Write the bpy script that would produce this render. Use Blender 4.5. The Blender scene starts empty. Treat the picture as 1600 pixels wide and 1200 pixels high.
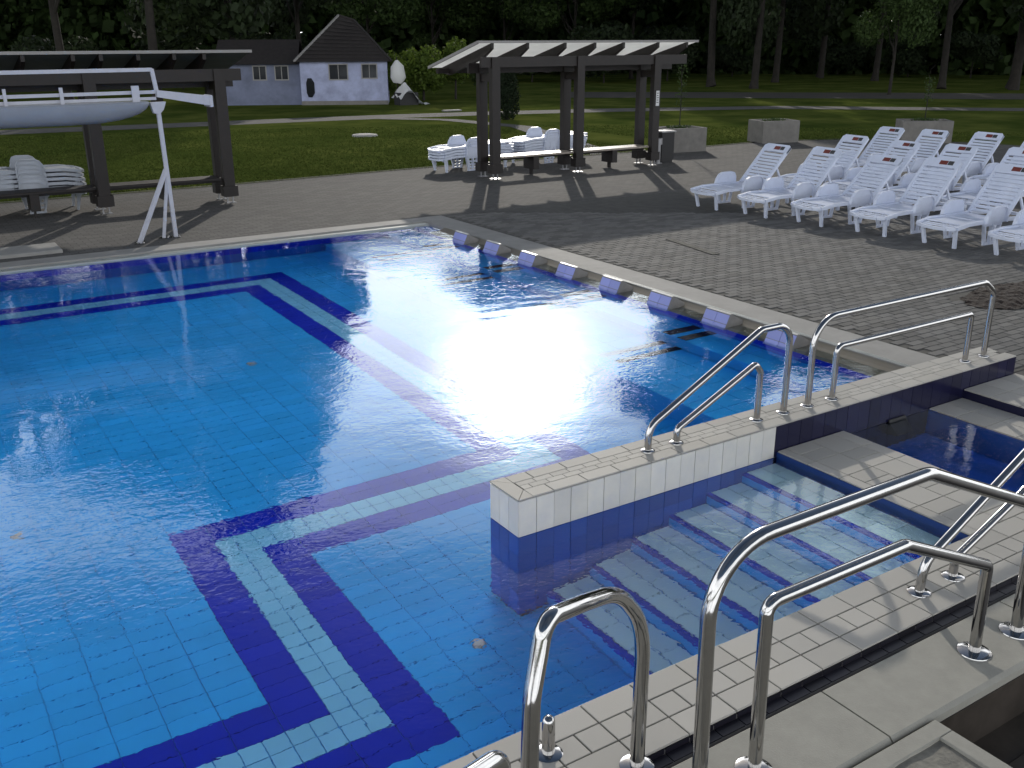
import bpy, bmesh, math, random
from mathutils import Vector, Matrix, noise
random.seed(7)
R_ = math.radians
S = bpy.context.scene
COL = S.collection

# ------------------------------------------------------------------ camera
CAM = Vector((-2.794, -4.272, 2.746))
cam = bpy.data.cameras.new('camera'); cam.sensor_width = 36; cam.lens = 36*1526.07/1600
cam.clip_start = .05; cam.clip_end = 2000
co = bpy.data.objects.new('camera', cam); COL.objects.link(co)
Rv = Vector((0.83985, -0.54280, -0.003874)); Uv = Vector((0.18248, 0.27561, 0.94379)); Fv = Vector((0.51122, 0.79335, -0.33052))
co.matrix_world = Matrix(((Rv.x, Uv.x, -Fv.x, CAM.x), (Rv.y, Uv.y, -Fv.y, CAM.y), (Rv.z, Uv.z, -Fv.z, CAM.z), (0, 0, 0, 1)))
S.camera = co

# ------------------------------------------------------------------ light
SUN_AZ, SUN_EL = 33.0, 19.5
SUN = Vector((math.sin(R_(SUN_AZ))*math.cos(R_(SUN_EL)), math.cos(R_(SUN_AZ))*math.cos(R_(SUN_EL)), math.sin(R_(SUN_EL))))
sl = bpy.data.lights.new('sun', 'SUN'); sl.energy = 3.0; sl.angle = R_(.6); sl.color = (1, .93, .82)
so = bpy.data.objects.new('sun', sl); COL.objects.link(so)
so.rotation_euler = (-SUN).to_track_quat('-Z', 'Y').to_euler(); so.location = (20, 30, 30)

W = bpy.data.worlds.new('World'); S.world = W; W.use_nodes = True
nt = W.node_tree; N = nt.nodes; L = nt.links
for n in list(N): N.remove(n)
def wn(t, **k):
    n = N.new(t)
    for a, b in k.items(): setattr(n, a, b)
    return n
def wm(op, a, b=None, clamp=False):
    n = wn('ShaderNodeMath', operation=op); n.use_clamp = clamp
    for i, v in enumerate((a, b)):
        if v is None: continue
        if isinstance(v, (int, float)): n.inputs[i].default_value = v
        else: L.new(v, n.inputs[i])
    return n.outputs[0]
out = wn('ShaderNodeOutputWorld')
sky = wn('ShaderNodeTexSky', sky_type='NISHITA'); sky.sun_disc = False
sky.sun_elevation = R_(SUN_EL); sky.sun_rotation = R_(SUN_AZ); sky.altitude = 100; sky.air_density = 1.0; sky.dust_density = 1.2; sky.ozone_density = 1.5
bg1 = wn('ShaderNodeBackground'); bg1.inputs[1].default_value = 0.095
L.new(sky.outputs[0], bg1.inputs[0])
tc = wn('ShaderNodeTexCoord')
nrm = wn('ShaderNodeVectorMath', operation='NORMALIZE'); L.new(tc.outputs['Generated'], nrm.inputs[0])
dot = wn('ShaderNodeVectorMath', operation='DOT_PRODUCT'); L.new(nrm.outputs[0], dot.inputs[0]); dot.inputs[1].default_value = SUN
d = wm('MAXIMUM', dot.outputs['Value'], 0.0)
near = wm('POWER', d, 700.0); mid = wm('POWER', d, 14.0); wide = wm('POWER', d, 6.0)
# thin broken cloud lit by the low sun
sep = wn('ShaderNodeSeparateXYZ'); L.new(nrm.outputs[0], sep.inputs[0])
zz = wm('ADD', wm('MAXIMUM', sep.outputs[2], 0.0), 0.16)
cmb = wn('ShaderNodeCombineXYZ'); L.new(wm('DIVIDE', sep.outputs[0], zz), cmb.inputs[0]); L.new(wm('DIVIDE', sep.outputs[1], zz), cmb.inputs[1])
nz = wn('ShaderNodeTexNoise'); nz.inputs['Scale'].default_value = 1.1; nz.inputs['Detail'].default_value = 7; nz.inputs['Roughness'].default_value = .55; nz.inputs['Distortion'].default_value = .4
L.new(cmb.outputs[0], nz.inputs['Vector'])
mr = wn('ShaderNodeMapRange', interpolation_type='SMOOTHSTEP'); mr.inputs['From Min'].default_value = .42; mr.inputs['From Max'].default_value = .68
L.new(nz.outputs['Fac'], mr.inputs['Value'])
mask = mr.outputs[0]
# a bank of brighter cloud reaching some 30 degrees up
band = wn('ShaderNodeMapRange', interpolation_type='SMOOTHSTEP'); band.inputs['From Min'].default_value = .505; band.inputs['From Max'].default_value = .435
nb = wn('ShaderNodeTexNoise'); nb.inputs['Scale'].default_value = 3.2; nb.inputs['Detail'].default_value = 6; L.new(nrm.outputs[0], nb.inputs['Vector'])
L.new(wm('ADD', sep.outputs[2], wm('MULTIPLY', wm('SUBTRACT', nb.outputs['Fac'], .5), .12)), band.inputs['Value'])
bs = wm('MULTIPLY', band.outputs[0], wm('ADD', .70, wm('MULTIPLY', nz.outputs['Fac'], .6)))
edge = wn('ShaderNodeMapRange', interpolation_type='SMOOTHSTEP'); edge.inputs['From Min'].default_value = .395; edge.inputs['From Max'].default_value = .325
L.new(wm('ADD', sep.outputs[2], wm('MULTIPLY', wm('SUBTRACT', nb.outputs['Fac'], .5), .14)), edge.inputs['Value'])
lit = wm('MULTIPLY', mid, wm('ADD', wm('MULTIPLY', edge.outputs[0], .85), wm('MULTIPLY', band.outputs[0], .15)))
cl = wm('ADD', wm('MULTIPLY', near, 26.0), wm('ADD', wm('MULTIPLY', lit, 2.9), wm('ADD', wm('MULTIPLY', bs, 2.3), .36)))
bg2 = wn('ShaderNodeBackground'); bg2.inputs[0].default_value = (.93, .96, 1, 1); L.new(cl, bg2.inputs[1])
mx = wn('ShaderNodeMixShader'); L.new(wm('ADD', wm('MULTIPLY', mask, .30), wm('ADD', wm('MULTIPLY', lit, .6), wm('MULTIPLY', bs, .9)), True), mx.inputs[0])
L.new(bg1.outputs[0], mx.inputs[1]); L.new(bg2.outputs[0], mx.inputs[2]); L.new(mx.outputs[0], out.inputs[0])

S.view_settings.view_transform = 'Standard'; S.view_settings.look = 'None'
S.view_settings.exposure = -0.35; S.view_settings.gamma = 1.0; S.view_settings.use_curve_mapping = False
S.cycles.use_denoising = True
S.cycles.max_bounces = 10; S.cycles.transmission_bounces = 6; S.cycles.transparent_max_bounces = 12; S.cycles.glossy_bounces = 4
S.cycles.sample_clamp_indirect = 12.0; S.cycles.caustics_refractive = True; S.cycles.caustics_reflective = False
S.cycles.blur_glossy = 1.0

# ------------------------------------------------------------------ materials
def mat(name, col, rough=.6, metal=0., noise_amt=0., nscale=4., bump=0., bscale=40., spec=.5, jitter=0., trans=0., col2=None, ndetail=4., coat=0.):
    m = bpy.data.materials.new(name); m.use_nodes = True
    t = m.node_tree; n = t.nodes; l = t.links; b = n['Principled BSDF']
    b.inputs['Base Color'].default_value = (*col, 1); b.inputs['Roughness'].default_value = rough; b.inputs['Metallic'].default_value = metal
    b.inputs['Specular IOR Level'].default_value = spec; b.inputs['Coat Weight'].default_value = coat
    g = n.new('ShaderNodeNewGeometry')
    src = None
    if noise_amt or col2:
        x = n.new('ShaderNodeTexNoise'); x.inputs['Scale'].default_value = nscale; x.inputs['Detail'].default_value = ndetail; x.inputs['Roughness'].default_value = .65
        l.new(g.outputs['Position'], x.inputs['Vector'])
        if col2:
            r = n.new('ShaderNodeMapRange'); r.inputs['From Min'].default_value = .38; r.inputs['From Max'].default_value = .64
            l.new(x.outputs['Fac'], r.inputs['Value'])
            mxx = n.new('ShaderNodeMix'); mxx.data_type = 'RGBA'; l.new(r.outputs[0], mxx.inputs[0]); mxx.inputs[6].default_value = (*col, 1); mxx.inputs[7].default_value = (*col2, 1)
            src = mxx.outputs[2]
        if noise_amt:
            r = n.new('ShaderNodeMapRange'); r.inputs['From Min'].default_value = .3; r.inputs['From Max'].default_value = .7
            r.inputs['To Min'].default_value = 1-noise_amt; r.inputs['To Max'].default_value = 1+noise_amt*.6
            l.new(x.outputs['Fac'], r.inputs['Value'])
            mm = n.new('ShaderNodeMix'); mm.data_type = 'RGBA'; mm.blend_type = 'MULTIPLY'; mm.inputs[0].default_value = 1
            if src: l.new(src, mm.inputs[6])
            else: mm.inputs[6].default_value = (*col, 1)
            l.new(r.outputs[0], mm.inputs[7]); src = mm.outputs[2]
    if jitter:
        # each piece its own shade: a hash of the mesh island or of the object
        oi = n.new('ShaderNodeObjectInfo')
        ad = n.new('ShaderNodeMath'); ad.operation = 'ADD'; l.new(oi.outputs['Random'], ad.inputs[0]); l.new(g.outputs['Random Per Island'], ad.inputs[1])
        fr = n.new('ShaderNodeMath'); fr.operation = 'FRACT'; l.new(ad.outputs[0], fr.inputs[0])
        r = n.new('ShaderNodeMapRange'); r.inputs['To Min'].default_value = 1-jitter; r.inputs['To Max'].default_value = 1+jitter
        l.new(fr.outputs[0], r.inputs['Value'])
        mm = n.new('ShaderNodeMix'); mm.data_type = 'RGBA'; mm.blend_type = 'MULTIPLY'; mm.inputs[0].default_value = 1
        if src: l.new(src, mm.inputs[6])
        else: mm.inputs[6].default_value = (*col, 1)
        l.new(r.outputs[0], mm.inputs[7]); src = mm.outputs[2]
    if src: l.new(src, b.inputs['Base Color'])
    if bump:
        x = n.new('ShaderNodeTexNoise'); x.inputs['Scale'].default_value = bscale; x.inputs['Detail'].default_value = 5
        l.new(g.outputs['Position'], x.inputs['Vector'])
        bp = n.new('ShaderNodeBump'); bp.inputs['Strength'].default_value = 1; bp.inputs['Distance'].default_value = bump
        l.new(x.outputs['Fac'], bp.inputs['Height']); l.new(bp.outputs[0], b.inputs['Normal'])
    if trans:
        tr = n.new('ShaderNodeBsdfTranslucent'); ms = n.new('ShaderNodeMixShader'); ms.inputs[0].default_value = trans
        if src: l.new(src, tr.inputs[0])
        else: tr.inputs[0].default_value = (*col, 1)
        l.new(b.outputs[0], ms.inputs[1]); l.new(tr.outputs[0], ms.inputs[2]); l.new(ms.outputs[0], n['Material Output'].inputs[0])
    return m

M = {}
M['paver'] = mat('concrete paver', (.165, .162, .156), .85, noise_amt=.3, nscale=1.3, col2=(.130, .126, .118), bump=.0015, bscale=120, jitter=.22, spec=.2)
M['joint'] = mat('sand joint', (.075, .072, .065), .95, noise_amt=.3, nscale=6)
M['paving_far'] = mat('paving beyond the pieces', (.128, .124, .119), .9, noise_amt=.25, nscale=1.1, col2=(.105, .10, .094), bump=.003, bscale=22, spec=.15)
M['coping'] = mat('coping stone', (.27, .265, .25), .8, noise_amt=.15, nscale=3, bump=.001, bscale=90)
M['beach'] = mat('wet coping slope', (.24, .215, .17), .85, noise_amt=.25, nscale=5, col2=(.19, .175, .15), spec=.15)
M['grate'] = mat('overflow grate', (.42, .44, .42), .5, jitter=.08)
M['gutter'] = mat('gutter', (.03, .03, .035), .6)
M['white_tile'] = mat('white glazed tile', (.74, .72, .67), .32, noise_amt=.12, nscale=3.5, col2=(.74, .71, .63), jitter=.07, bump=.0004, bscale=25)
M['curb_tile'] = mat('grey white deck tile', (.50, .48, .44), .65, noise_amt=.18, nscale=2.2, col2=(.42, .40, .36), jitter=.08, bump=.0008, bscale=200, spec=.15)
M['navy_tile'] = mat('navy glazed tile', (.012, .012, .040), .22, jitter=.3)
M['black_tile'] = mat('black glazed tile', (.010, .009, .016), .3, jitter=.35)
M['grout'] = mat('grout', (.07, .068, .065), .9)
M['grout_light'] = mat('light grout', (.26, .25, .25), .9)
M['blue_tile'] = mat('light blue tile', (.030, .40, .97), .3, noise_amt=.10, nscale=.9, jitter=.05, spec=.03)
M['deep_tile'] = mat('cobalt tile', (.003, .020, .50), .3, jitter=.08, spec=.03)
M['pale_tile'] = mat('pale blue tile', (.22, .58, .90), .3, jitter=.05, spec=.03)
M['tread_tile'] = mat('pale stair tile', (.66, .92, 1.0), .35, jitter=.05, spec=.03)
M['wallblue'] = mat('blue wall tile', (.012, .10, .48), .3, jitter=.15, spec=.03)
M['riser_blue'] = mat('dull blue riser', (.012, .045, .20), .35, jitter=.1)
M['nose'] = mat('cobalt stair nose', (.006, .05, .55), .3, spec=.03)
M['pool_grout'] = mat('pool grout', (.03, .30, .76), .8, spec=.03)
M['spa_blue'] = mat('spa basin', (.04, .20, .85), .3, noise_amt=.3, nscale=4, spec=.03)
M['block_blue'] = mat('violet blue tile', (.30, .33, .66), .5, jitter=.1)
M['block_grey'] = mat('headrest plaster', (.20, .19, .18), .6, noise_amt=.2, nscale=9)
M['concrete'] = mat('pale concrete slab', (.32, .31, .27), .8, noise_amt=.10, nscale=9, bump=.0012, bscale=130)
M['rough_concrete'] = mat('rough concrete', (.22, .21, .18), .9, noise_amt=.3, nscale=14, bump=.006, bscale=45)
M['brown_ground'] = mat('brown wet paving', (.035, .026, .018), .45, noise_amt=.5, nscale=3, col2=(.05, .04, .032))
M['steel'] = mat('stainless steel', (.50, .49, .48), .10, metal=1., noise_amt=.06, nscale=30, bump=.00015, bscale=60)
M['wood'] = mat('dark stained timber', (.010, .006, .005), .55, noise_amt=.4, nscale=9, bump=.001, bscale=60)
M['seat_wood'] = mat('bench seat timber', (.30, .26, .22), .3, noise_amt=.2, nscale=9)
M['poly'] = mat('translucent roof sheet', (.92, .92, .90), .4, noise_amt=.08, nscale=2, trans=.8)
M['poly_grey'] = mat('weathered roof sheet', (.14, .15, .15), .6, noise_amt=.2, nscale=2, trans=.4)
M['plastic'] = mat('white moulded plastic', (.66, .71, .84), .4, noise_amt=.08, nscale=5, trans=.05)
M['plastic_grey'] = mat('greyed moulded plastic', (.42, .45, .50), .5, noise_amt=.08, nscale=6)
M['label'] = mat('red brown label', (.16, .03, .02), .5)
M['label_dark'] = mat('dark label', (.05, .05, .05), .5)
M['painted'] = mat('white painted steel', (.46, .47, .53), .4, noise_amt=.08, nscale=8)
M['hull'] = mat('grey white hull', (.25, .27, .31), .45, noise_amt=.08, nscale=3)
M['hut_wing'] = mat('shade darkened wing plaster', (.17, .19, .27), .9, noise_amt=.3, nscale=1.0, bump=.004, bscale=12)  # tree shade over the wing is put into this darker wall colour
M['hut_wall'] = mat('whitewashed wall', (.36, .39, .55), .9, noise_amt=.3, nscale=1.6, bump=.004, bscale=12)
M['hut_roof'] = mat('dark roof tile', (.022, .018, .017), .8, noise_amt=.4, nscale=6)
M['trim'] = mat('pale trim', (.26, .25, .24), .6)
M['glass_dark'] = mat('dark window glass', (.012, .014, .018), .08)
M['tarp'] = mat('white tarpaulin', (.75, .75, .74), .5, trans=.3)
M['planter'] = mat('planter concrete', (.19, .18, .165), .85, noise_amt=.2, nscale=5, bump=.004, bscale=40)
M['soil'] = mat('bark mulch', (.022, .012, .008), .95, noise_amt=.5, nscale=22, bump=.02, bscale=30)
M['grass'] = mat('lawn', (.064, .092, .020), 1., noise_amt=.3, nscale=.35, col2=(.100, .115, .028), bump=.03, bscale=9, spec=0.)
M['blade'] = mat('grass blade', (.074, .098, .022), 1., trans=.12, jitter=.2, spec=0.)
M['path'] = mat('gravel path', (.070, .068, .064), .95, noise_amt=.25, nscale=2, bump=.01, bscale=20)
M['mulch_path'] = mat('earth track', (.028, .025, .020), .95, noise_amt=.4, nscale=1.5)
M['bark'] = mat('tree bark', (.026, .022, .018), .95, noise_amt=.4, nscale=4, bump=.02, bscale=14)
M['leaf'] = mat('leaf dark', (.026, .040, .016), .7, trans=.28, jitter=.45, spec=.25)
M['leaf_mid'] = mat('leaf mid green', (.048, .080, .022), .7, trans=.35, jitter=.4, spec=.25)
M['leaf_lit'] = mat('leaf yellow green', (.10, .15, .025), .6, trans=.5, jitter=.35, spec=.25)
M['conifer'] = mat('conifer', (.012, .020, .009), .8, trans=.05, jitter=.4, spec=.15)
M['steel_dull'] = mat('brushed bin steel', (.35, .35, .36), .35, metal=.9)
M['black'] = mat('black rubber', (.012, .012, .013), .6)
M['sign'] = mat('white sign', (.6, .6, .6), .5)
M['shadow_gap'] = mat('dark recess', (.012, .011, .011), .9)

# ------------------------------------------------------------------ mesh helpers
class MB:
    def __init__(s): s.v = []; s.f = []; s.mi = []
    def face(s, pts, mi=0):
        b = len(s.v); s.v += [tuple(p) for p in pts]; s.f.append(tuple(range(b, b+len(pts)))); s.mi.append(mi)
    def box(s, x0, x1, y0, y1, z0, z1, c=0., mi=0):
        """box, top edges chamfered by c"""
        b = len(s.v)
        if c <= 0:
            s.v += [(x, y, z) for z in (z0, z1) for x, y in ((x0, y0), (x1, y0), (x1, y1), (x0, y1))]
            fs = [(3, 2, 1, 0), (4, 5, 6, 7)]+[(i, (i+1) % 4, (i+1) % 4+4, i+4) for i in range(4)]
        else:
            s.v += [(x, y, z0) for x, y in ((x0, y0), (x1, y0), (x1, y1), (x0, y1))]
            s.v += [(x, y, z1-c) for x, y in ((x0, y0), (x1, y0), (x1, y1), (x0, y1))]
            s.v += [(x, y, z1) for x, y in ((x0+c, y0+c), (x1-c, y0+c), (x1-c, y1-c), (x0+c, y1-c))]
            fs = [(3, 2, 1, 0), (8, 9, 10, 11)]+[(i, (i+1) % 4, (i+1) % 4+4, i+4) for i in range(4)]+[(i+4, (i+1) % 4+4, (i+1) % 4+8, i+8) for i in range(4)]
        for f in fs: s.f.append(tuple(b+i for i in f)); s.mi.append(mi)
    def prism(s, poly, axis, a0, a1, mi=0):
        """poly: list of 2D points; axis: 'x','y','z' extrusion axis"""
        def P(q, a): return {'x': (a, q[0], q[1]), 'y': (q[0], a, q[1]), 'z': (q[0], q[1], a)}[axis]
        b = len(s.v); n = len(poly)
        s.v += [P(q, a0) for q in poly]+[P(q, a1) for q in poly]
        s.f.append(tuple(b+i for i in range(n))); s.f.append(tuple(b+n+i for i in reversed(range(n)))); s.mi += [mi, mi]
        for i in range(n):
            s.f.append((b+i, b+n+i, b+n+(i+1) % n, b+(i+1) % n)); s.mi.append(mi)
    def bar(s, a, b_, w, h, up=(0, 0, 1), mi=0):
        a = Vector(a); b_ = Vector(b_); d_ = (b_-a).normalized(); u = Vector(up)
        r = d_.cross(u)
        if r.length < 1e-4: r = d_.cross(Vector((0, 1, 0)))
        r.normalize(); u = r.cross(d_).normalized(); b = len(s.v)
        for p in (a, b_):
            for i, j in ((-1, -1), (1, -1), (1, 1), (-1, 1)): s.v.append(tuple(p+r*i*w/2+u*j*h/2))
        for f in [(3, 2, 1, 0), (4, 5, 6, 7)]+[(i, (i+1) % 4, (i+1) % 4+4, i+4) for i in range(4)]: s.f.append(tuple(b+i for i in f)); s.mi.append(mi)
    def tube(s, pts, r, n=12, cap=True, mi=0):
        pts = [Vector(p) for p in pts]; rs = r if isinstance(r, (list, tuple)) else [r]*len(pts)
        T = []
        for i in range(len(pts)):
            a = pts[max(i-1, 0)]; b_ = pts[min(i+1, len(pts)-1)]; T.append((b_-a).normalized())
        u = T[0].orthogonal().normalized(); b = len(s.v)
        for i, p in enumerate(pts):
            if i: u = (u-T[i]*u.dot(T[i])).normalized()
            w = T[i].cross(u)
            for k in range(n):
                a = 2*math.pi*k/n; s.v.append(tuple(p+(u*math.cos(a)+w*math.sin(a))*rs[i]))
        for i in range(len(pts)-1):
            for k in range(n):
                s.f.append((b+i*n+k, b+i*n+(k+1) % n, b+(i+1)*n+(k+1) % n, b+(i+1)*n+k)); s.mi.append(mi)
        if cap:
            s.f.append(tuple(b+k for k in reversed(range(n)))); s.f.append(tuple(b+(len(pts)-1)*n+k for k in range(n))); s.mi += [mi, mi]
    def disc(s, c, r, h, n=20, r2=None, mi=0):
        b = len(s.v); r2 = r if r2 is None else r2
        for z, rr in ((0, r), (h, r2)):
            for k in range(n):
                a = 2*math.pi*k/n; s.v.append((c[0]+rr*math.cos(a), c[1]+rr*math.sin(a), c[2]+z))
        for k in range(n): s.f.append((b+k, b+(k+1) % n, b+n+(k+1) % n, b+n+k)); s.mi.append(mi)
        s.f.append(tuple(b+k for k in reversed(range(n)))); s.f.append(tuple(b+n+k for k in range(n))); s.mi += [mi, mi]
    def mesh(s, name, mats, smooth=False):
        me = bpy.data.meshes.new(name); me.from_pydata(s.v, [], s.f)
        if not isinstance(mats, (list, tuple)): mats = [mats]
        for m in mats: me.materials.append(m)
        if len(mats) > 1: me.polygons.foreach_set('material_index', s.mi)
        if smooth:
            me.polygons.foreach_set('use_smooth', [True]*len(me.polygons))
            me.set_sharp_from_angle(angle=R_(40))
        me.update(); return me
    def build(s, name, mats, parent=None, smooth=False, loc=None):
        return link(name, s.mesh(name, mats, smooth), parent, loc)
def link(name, me, parent=None, loc=None):
    o = bpy.data.objects.new(name, me); COL.objects.link(o)
    if parent: o.parent = parent
    if loc: o.location = loc
    return o
def thing(name, label, cat, loc=(0, 0, 0), rz=0., group=None):
    o = bpy.data.objects.new(name, None); COL.objects.link(o); o.location = loc; o.rotation_euler = (0, 0, rz); o.empty_display_size = .2
    o['label'] = label; o['category'] = cat
    if group: o['group'] = group
    return o
def tag(o, label=None, cat=None, group=None, kind=None):
    for k, v in (('label', label), ('category', cat), ('group', group), ('kind', kind)):
        if v: o[k] = v
    return o
def copy_tree(o, parent=None):
    c = o.copy(); COL.objects.link(c)
    if parent: c.parent = parent
    for ch in list(o.children): copy_tree(ch, c)
    return c
def fillet(pts, r, n=10):
    pts = [Vector(p) for p in pts]; o = [pts[0]]
    rr = r if isinstance(r, (list, tuple)) else [r]*(len(pts)-2)
    for i in range(1, len(pts)-1):
        a, b, c = pts[i-1], pts[i], pts[i+1]; u = (a-b).normalized(); v = (c-b).normalized()
        ang = u.angle(v); t = rr[i-1]/math.tan(ang/2)
        t = min(t, (a-b).length*.48, (c-b).length*.48); rad = t*math.tan(ang/2)
        cen = b+(u+v).normalized()*(rad/math.sin(ang/2))
        p0 = b+u*t; p1 = b+v*t; a0 = (p0-cen); a1 = (p1-cen); q = a0.angle(a1); ax = a0.cross(a1).normalized()
        for k in range(n+1): o.append(cen+Matrix.Rotation(q*k/n, 3, ax) @ a0)
    o.append(pts[-1]); return o

MESHCACHE = {}
def unit_box(sx, sy, sz, c, m, key=''):
    k = (round(sx, 4), round(sy, 4), round(sz, 4), round(c, 4), m.name)
    if k not in MESHCACHE:
        b = MB(); b.box(-sx/2, sx/2, -sy/2, sy/2, -sz, 0, c); MESHCACHE[k] = b.mesh(key or 'piece', m)
    return MESHCACHE[k]
def visible(x, y, z):
    d_ = Vector((x, y, z))-CAM; w = d_.dot(Fv)
    if w < .1: return None
    u = d_.dot(Rv)/w*1526+800; v = 600-d_.dot(Uv)/w*1526
    return (u, v, w)
def pieces(name, parent, items, limit=290, stuff_name=None, margin=30, keep_unseen=True):
    """items: (cx, cy, ztop, sx, sy, sz, chamfer, material). The largest in view become objects of their own, the rest one joined part per material."""
    sc = []
    for it in items:
        p = visible(it[0], it[1], it[2])
        ok = p and -margin < p[0] < 1600+margin and -margin < p[1] < 1200+margin
        sc.append((it[3]*it[4]/(p[2]**3) if ok else -1, it))
    sc.sort(key=lambda q: -q[0])
    rest = {}
    for i, (s_, it) in enumerate(sc):
        if s_ > 0 and i < limit:
            o = link(name, unit_box(it[3], it[4], it[5], it[6], it[7], name), parent, (it[0], it[1], it[2]))
        elif keep_unseen or s_ > 0:
            rest.setdefault(it[7].name, (it[7], []))[1].append(it)
    for m, lst in rest.values():
        b = MB()
        for it in lst: b.box(it[0]-it[3]/2, it[0]+it[3]/2, it[1]-it[4]/2, it[1]+it[4]/2, it[2]-it[5], it[2], it[6])
        o = b.build(stuff_name or (name+'_field'), m, parent); o['kind'] = 'stuff'
def wall_pieces(name, parent, items):
    """items: (x0,x1,y0,y1,z0,z1,material) small boxes, each an object"""
    for x0, x1, y0, y1, z0, z1, m in items:
        k = ('w', round(x1-x0, 4), round(y1-y0, 4), round(z1-z0, 4), m.name)
        if k not in MESHCACHE:
            b = MB(); b.box(0, x1-x0, 0, y1-y0, 0, z1-z0); MESHCACHE[k] = b.mesh(name, m)
        link(name, MESHCACHE[k], parent, (x0, y0, z0))
def sheet(name, rects, z, m, kind='structure', thick=0.):
    b = MB()
    for x0, x1, y0, y1 in rects:
        if thick: b.box(x0, x1, y0, y1, z-thick, z)
        else: b.face([(x0, y0, z), (x1, y0, z), (x1, y1, z), (x0, y1, z)])
    o = b.build(name, m); o['kind'] = kind; return o

JX = lambda a: random.uniform(-a, a)
# the paving past the laid pieces keeps the same bond as colour and relief
_t = M['paving_far'].node_tree; _n = _t.nodes; _l = _t.links; _b = _n['Principled BSDF']
_g = _n.new('ShaderNodeNewGeometry'); _br = _n.new('ShaderNodeTexBrick'); _l.new(_g.outputs['Position'], _br.inputs['Vector'])
_br.inputs['Scale'].default_value = 1; _br.inputs['Brick Width'].default_value = .2; _br.inputs['Row Height'].default_value = .1; _br.inputs['Mortar Size'].default_value = .006; _br.inputs['Mortar Smooth'].default_value = .3
_br.inputs['Color1'].default_value = (.84, .84, .84, 1); _br.inputs['Color2'].default_value = (1.12, 1.12, 1.12, 1); _br.inputs['Mortar'].default_value = (.5, .5, .5, 1)
_m = _n.new('ShaderNodeMix'); _m.data_type = 'RGBA'; _m.blend_type = 'MULTIPLY'; _m.inputs[0].default_value = 1
_src = _b.inputs['Base Color'].links[0].from_socket; _l.new(_src, _m.inputs[6]); _l.new(_br.outputs['Color'], _m.inputs[7]); _l.new(_m.outputs[2], _b.inputs['Base Color'])

# ================================================================== GROUND
DZ = .03
# lawn: a ring of sheets round the paved area, out to the horizon
g = MB()
deck_edge = [(-40, 15.6), (-6, 15.6), (3.4, 15.7), (7.8, 15.95), (16, 15.8), (19, 15.9), (21.5, 14.9), (23.2, 12.5), (23.8, 10.5), (24.2, 6), (24.5, -12)]
for (xa, ya), (xb, yb) in zip(deck_edge[:5], deck_edge[1:6]):
    g.face([(xa, ya, 0), (xb, yb, 0), (xb, 40, 0), (xa, 40, 0)])
g.face([(19, 15.9, 0), (21.5, 14.9, 0), (45, 15, 0), (45, 40, 0), (19, 40, 0)])
g.face([(21.5, 14.9, 0), (23.2, 12.5, 0), (45, 12.5, 0), (45, 15, 0)])
g.face([(23.2, 12.5, 0), (23.8, 10.5, 0), (45, 10.5, 0), (45, 12.5, 0)])
g.face([(23.8, 10.5, 0), (24.5, -12, 0), (45, -12, 0), (45, 10.5, 0)])
g.face([(-900, 40, 0), (900, 40, 0), (900, 900, 0), (-900, 900, 0)])
g.face([(45, -12, 0), (900, -12, 0), (900, 40, 0), (45, 40, 0)])
g.face([(-900, -12, 0), (-40, -12, 0), (-40, 40, 0), (-900, 40, 0)])
g.face([(-900, -900, 0), (900, -900, 0), (900, -12, 0), (-900, -12, 0)])
lawn = g.build('lawn', M['grass']); lawn['kind'] = 'structure'
# paved deck
dk = MB()
for (xa, ya), (xb, yb) in zip(deck_edge[:8], deck_edge[1:9]):
    dk.face([(xa, 9.9, DZ), (xb, 9.9, DZ), (xb, yb, DZ), (xa, ya, DZ)])
    dk.face([(xa, ya, DZ), (xb, yb, DZ), (xb, yb, -.1), (xa, ya, -.1)])
    dk.face([(xa, ya, DZ+.02), (xb, yb, DZ+.02), (xb, yb-.06, DZ+.02), (xa, ya-.06, DZ+.02)])
dk.face([(4.98, -1.9, DZ), (24.4, -1.9, DZ), (24.1, 9.9, DZ), (4.98, 9.9, DZ)])
dk.face([(-40, -1.47, DZ), (-9.4, -1.47, DZ), (-9.4, 9.9, DZ), (-40, 9.9, DZ)])
deck = dk.build('pavement', M['paving_far']); deck['kind'] = 'structure'
# pavers: running bond 0.2 x 0.1 on the right hand deck and by the pool corner
items = []
pw, pd = .2, .1
def in_deck(x, y):
    if 5.02 < x < 12.5 and .1 < y < 9.6: return True
    return False
ny = 0
y = 0.15
while y < 9.8:
    x = 5.02 + (.1 if ny % 2 else 0)
    while x < 12.4:
        p = visible(x, y, DZ)
        if p and -20 < p[0] < 1640 and p[1] > 335+.0 and not (6.85 < x < 8.2 and 1.25 < y < 2.0):
            items.append((x+pw/2, y+pd/2, DZ+.012+JX(.0018), pw-.008+JX(.002), pd-.008, .02, .004, M['paver']))
        x += pw
    y += pd; ny += 1
base = sheet('paving_joints', [(5.0, 12.6, .1, 9.9)], DZ+.004, M['joint'])
pv = thing('brick_paving', 'grey concrete block paving between the pool and the sun loungers', 'paving')
del pv['category'], pv['label']; pv['kind'] = 'structure'
pieces('brick', pv, items, 290, 'brick_field', keep_unseen=False)

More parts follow.
